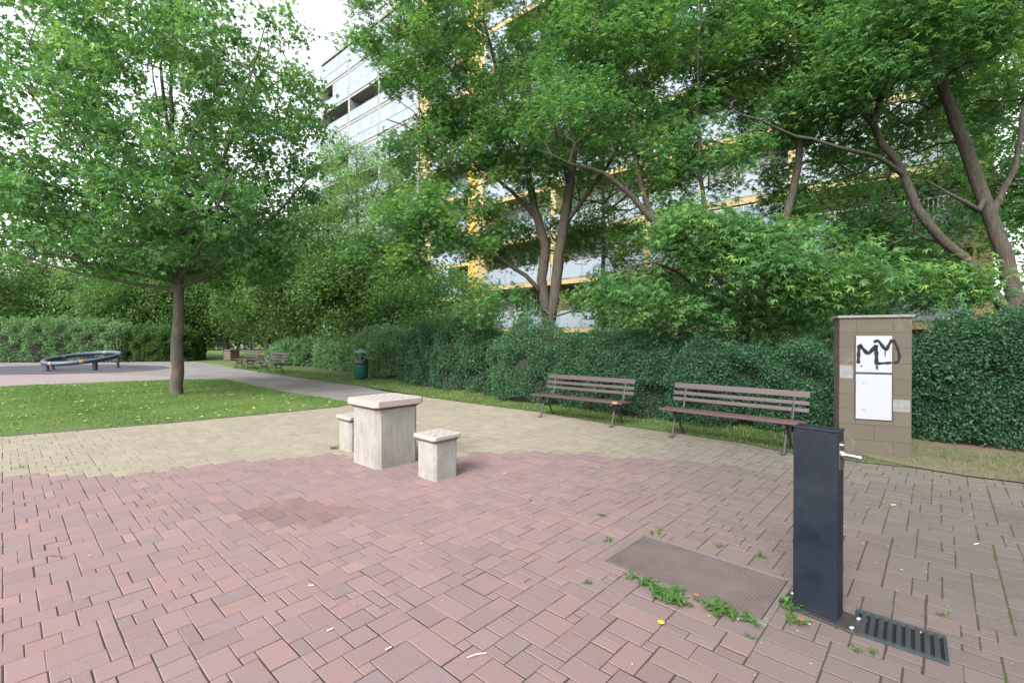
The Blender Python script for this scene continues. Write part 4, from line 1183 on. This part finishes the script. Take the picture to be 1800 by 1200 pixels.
# ------------------------------------------------------------------ litter bin
bx_, by_ = G(635, 667.5)
lb_ = empty('litter_bin', (bx_, by_, 0)); tag(lb_, 'green round litter bin with a pointed roof standing before the hedge', 'litter bin')
MB().lathe([(.20, .06), (.225, .08), (.235, .48), (.24, .50), (.24, .52), (.232, .52)], 28).build('body', M['bin_green'], lb_, smooth=True)
MB().lathe([(.232, .50), (.243, .60), (.236, .70), (.20, .745), (.15, .75)], 28).build('liner_bag', M['bag'], lb_, smooth=True)
for a in (40, 160, 280):
    x_, y_ = .225 * math.cos(R(a)), .225 * math.sin(R(a))
    MB().box((x_, y_, .75), (.03, .012, .42), R(a + 90)).build('strut', M['bin_green'], lb_)
MB().lathe([(.275, .945), (.28, .955), (.16, 1.02), (.03, 1.075), (.015, 1.10)], 28).build('roof', M['bin_roof'], lb_, smooth=False)
MB().lathe([(.13, -.02), (.13, .02), (.06, .03), (.06, .08)], 20).build('foot', M['bin_green'], lb_)

# ------------------------------------------------------------------ tilted spinner ring in the playground
cxr, cyr = G(146, 650)
cyr = 21.6; cxr = (146 - 900) / F * cyr
sr = empty('spinner_ring', (cxr, cyr, 0)); tag(sr, 'large tilted blue spinner ring with orange bands on the black playground surface', 'play equipment')
RR = 1.32
def rpt(a, r=RR, dz=0):
    x, y = r * math.cos(a), r * math.sin(a)
    return (x, y, .52 + .0206 * x + .155 * y + dz)
N = 64
MB().tube([rpt(2 * math.pi * k / N) for k in range(N)], .088, 14, closed=True).build('ring', M['ring_blue'], sr, smooth=True)
MB().tube([rpt(2 * math.pi * k / N, RR - .01, .04) for k in range(N)], .072, 12, closed=True).build('tread', worn('ring_tread', (0.05, 0.065, 0.10), (0.08, 0.095, 0.13), .6, 3, .5), sr, smooth=True)
for a in (20, 95, 165, 232, 262, 310):
    MB().tube([rpt(R(a + d_), RR, .012) for d_ in (-2.6, 0, 2.6)], .098, 14).build('band', M['ring_orange'], sr, smooth=False)
for a in (185, 250, 330, 60):
    p_ = rpt(R(a), RR - .02, -.05)
    MB().tube([(p_[0], p_[1], 0), (p_[0], p_[1], p_[2])], .06 if a != 330 else .10, 12).lathe([(.12, 0), (.12, .03), (.06, .05)], 14, (p_[0], p_[1], 0)).build('support', M['iron'], sr)

# brown planter by the far benches, far path
px_, py_ = G(407, 632)
pl = empty('planter', (px_, py_, 0), R(-30)); tag(pl, 'low brown stone planter box beside the farthest bench', 'planter')
MB().box((0, 0, .3), (.8, .6, .62)).build('box', M['planter'], pl, .01)
MB().box((0, 0, .63), (.9, .7, .05)).build('rim', M['planter'], pl, .01)
MB().box((0, 0, .67), (.74, .54, .035)).build('soil_fill', M['soil'], pl)

# ------------------------------------------------------------------ weeds, fallen leaves, small litter
def weed(i, px, py, r, n, label, flower=None):
    r *= 1.0; n = int(n * 1.35); x, y = G(px, py); root = empty('weed_plant', (x, y, 0)); tag(root, label, 'weed', 'weeds growing in the paver joints')
    V, Q = [], []
    T = []
    for k in range(n):
        a = random.uniform(0, 6.28); L = r * random.uniform(.5, 1.1); h_ = L * random.uniform(.15, .6); w = L * random.uniform(.12, .2)
        o0 = np.array([random.gauss(0, r * .35), random.gauss(0, r * .35), .002])
        d = np.array([math.cos(a), math.sin(a), 0]); s_ = np.array([-d[1], d[0], 0])
        b = len(V)
        pr = [(0, .15, 0), (.35, .8, .7), (.7, .9, 1), (1, .08, .7)]
        for (t_, ww, hz) in pr:
            for sg in (-1, 1): V.append(o0 + d * L * t_ + s_ * w * ww * sg + np.array([0, 0, h_ * hz + .003]))
        for q_ in range(3): Q.append((b + 2 * q_, b + 2 * q_ + 1, b + 2 * q_ + 3, b + 2 * q_ + 2)); T.append(random.random())
        for q_ in (1, 2):      # toothed side lobes
            for sg in (-1, 1):
                c_ = o0 + d * L * pr[q_][0] + np.array([0, 0, h_ * pr[q_][2] + .003])
                b = len(V)
                V += [c_ - d * .08 * L, c_ + s_ * sg * w * 1.9 + d * .05 * L, c_ + d * .14 * L, c_]
                Q.append((b, b + 1, b + 2, b + 3)); T.append(random.random())
    np_mesh('leaves', np.array(V), np.array(Q), M['weed'], root, attrs={'tint': np.array(T)})
    if flower:
        fm = MB()
        for k in range(7):
            a = k * .9; fm.add([(flower[0], flower[1], .028), (flower[0] + .013 * math.cos(a - .3), flower[1] + .013 * math.sin(a - .3), .033), (flower[0] + .016 * math.cos(a), flower[1] + .016 * math.sin(a), .031), (flower[0] + .013 * math.cos(a + .3), flower[1] + .013 * math.sin(a + .3), .033)], [(0, 1, 2, 3)])
        fm.tube([(flower[0], flower[1], .0), (flower[0], flower[1], .027)], .0015, 5)
        fm.build('flower', M['petal'], root)
weeds = [(1110, 1013, .045, 12, 'small weed at the left corner of the access cover', None),
 (1140, 1026, .055, 18, 'weed along the front edge of the access cover, second from its left corner', None),
 (1163, 1042, .065, 22, 'bushy weed along the front edge of the access cover, left half', None),
 (1187, 1054, .085, 26, 'largest leafy weed at the middle of the front edge of the access cover', None),
 (1226, 1056, .03, 7, 'weed with an orange flower at the front edge of the access cover', (0, .01)),
 (1262, 1072, .07, 24, 'broad leafed weed right of the orange flower on the cover edge', None),
 (1290, 1082, .055, 18, 'weed near the right end of the cover front edge', None),
 (1318, 1094, .05, 16, 'weed creeping round the nearest corner of the access cover', None),
 (1400, 1094, .05, 12, 'weed with an orange flower at the foot of the water post', (.01, -.02)),
 (1388, 1068, .055, 16, 'wispy weed at the left foot of the water post', None),
 (1337, 978, .04, 12, 'weed tuft in the joints beyond the cover, towards the post', None),
 (1262, 960, .035, 9, 'small weed behind the far edge of the access cover', None),
 (1153, 938, .05, 8, 'flat weed at the far left corner of the cover', None),
 (1066, 951, .035, 8, 'tiny weed left of the access cover', None),
 (1058, 908, .035, 8, 'tiny weed farther left beyond the access cover', None),
 (1030, 1025, .03, 6, 'sparse weed left in front of the cover', None),
 (934, 880, .03, 6, 'pale weed alone among the red pavers in front of the stool', None),
 (1662, 1082, .03, 6, 'small weed right behind the drain grate', None),
 (1505, 1142, .03, 7, 'small weed in the joints in front of the drain grate', None),
 (1535, 1148, .03, 7, 'weed in the joints near the front corner of the drain grate', None),
 (1320, 1122, .028, 6, 'small weed in front of the cover corner', None),
 (588, 788, .06, 12, 'grassy weed at the foot of the left stool', None),
 (722, 812, .04, 8, 'grassy weed between the chess table and the right stool', None),
 (35, 822, .05, 6, 'small weed in the yellow pavers at the left edge of the photo', None)]
for i, w in enumerate(weeds): weed(i, w[0], w[1], w[2], w[3], w[4], w[5])

def scatter_leaves(name, polys, n, size, label, m):
    Cs = []
    for poly, k in polys:
        X, Y = pts_in(poly, int(n * k)); Cs.append(np.column_stack([X, Y, np.full(len(X), .03 if m else .03)]))
    C = np.concatenate(Cs)
    V, Q, k = leaf_geo(C, size, 'plain', 3.0)
    V[:, 2] = np.clip(V[:, 2], .012, .07)
    o = np_mesh(name, V, Q, M['fallen'], attrs={'tint': rng.random(len(C))})
    tag(o, label, 'leaves', kind='stuff')
lawn_clip = [p for p in lawn_near[1:]] + [p for p in lawn_far[:-1]]
scatter_leaves('fallen_leaves', [(lawn_clip, 1)], 900, .08, 'pale fallen leaves strewn over the lawn', 0)
C = np.column_stack([rng.uniform(-6, 6, 1500), rng.uniform(1.6, 9, 1500)]); kk = inside(pave, C[:, 0], C[:, 1]) & (rng.random(1500) < .10 + .35 * (C[:, 0] > 1)); C = C[kk]
V, Q, k = leaf_geo(np.column_stack([C, np.full(len(C), .006)]), .018, 'plain', 3.0); V[:, 2] = np.clip(V[:, 2], .004, .012)
tag(np_mesh('leaf_litter', V, Q, M['fallen'], attrs={'tint': rng.random(len(C))}), 'tiny pale leaf scraps scattered on the pavers', 'litter', kind='stuff')
for (px, py, a, ln, lab) in ((838, 1153, 20, .09, 'long pale straw lying on the red pavers at the bottom of the photo'), (98, 979, -10, .15, 'thin dark twig lying on the red pavers at the left')):
    x, y = G(px, py); m_ = MB().tube([(-ln / 2, 0, .006), (0, .004, .008), (ln / 2, 0, .006)], .0028, 6)
    o = m_.build('twig', M['butt'] if a > 0 else M['bark_grey']); o.location = (x, y, 0); o.rotation_euler = (0, 0, R(a)); tag(o, lab, 'twig')
for (px, py, lab) in ((547, 1030, 'cigarette butt lying beside a blue speck on the red pavers'), (580, 1108, 'cigarette butt near the bottom edge on the red pavers'), (683, 1141, 'cigarette butt farthest right along the bottom left pavers'), (1570, 888, 'white cigarette butt on the grey pavers right of the water post'), (1716, 957, 'white paper scrap on the grey pavers near the right edge'), (888, 832, 'white paper scrap on the red pavers beyond the right stool')):
    x, y = G(px, py); ln = .03 if y < 3.2 else .045
    o = MB().tube([(-ln / 2, 0, .007), (ln / 2, 0, .007)], .0038, 8).build('cigarette_butt', M['butt']); o.location = (x, y, 0); o.rotation_euler = (0, 0, random.uniform(-.2, .9)); tag(o, lab, 'litter', 'white scraps dropped on the pavers')
x, y = G(1162, 1096)
o = MB().lathe([(.003, .006), (.016, .008), (.019, .012), (.008, .014)], 7).build('yellow_petal', M['petal_y']); o.location = (x, y, 0); tag(o, 'yellow petal on the pavers in front of the access cover', 'petal')
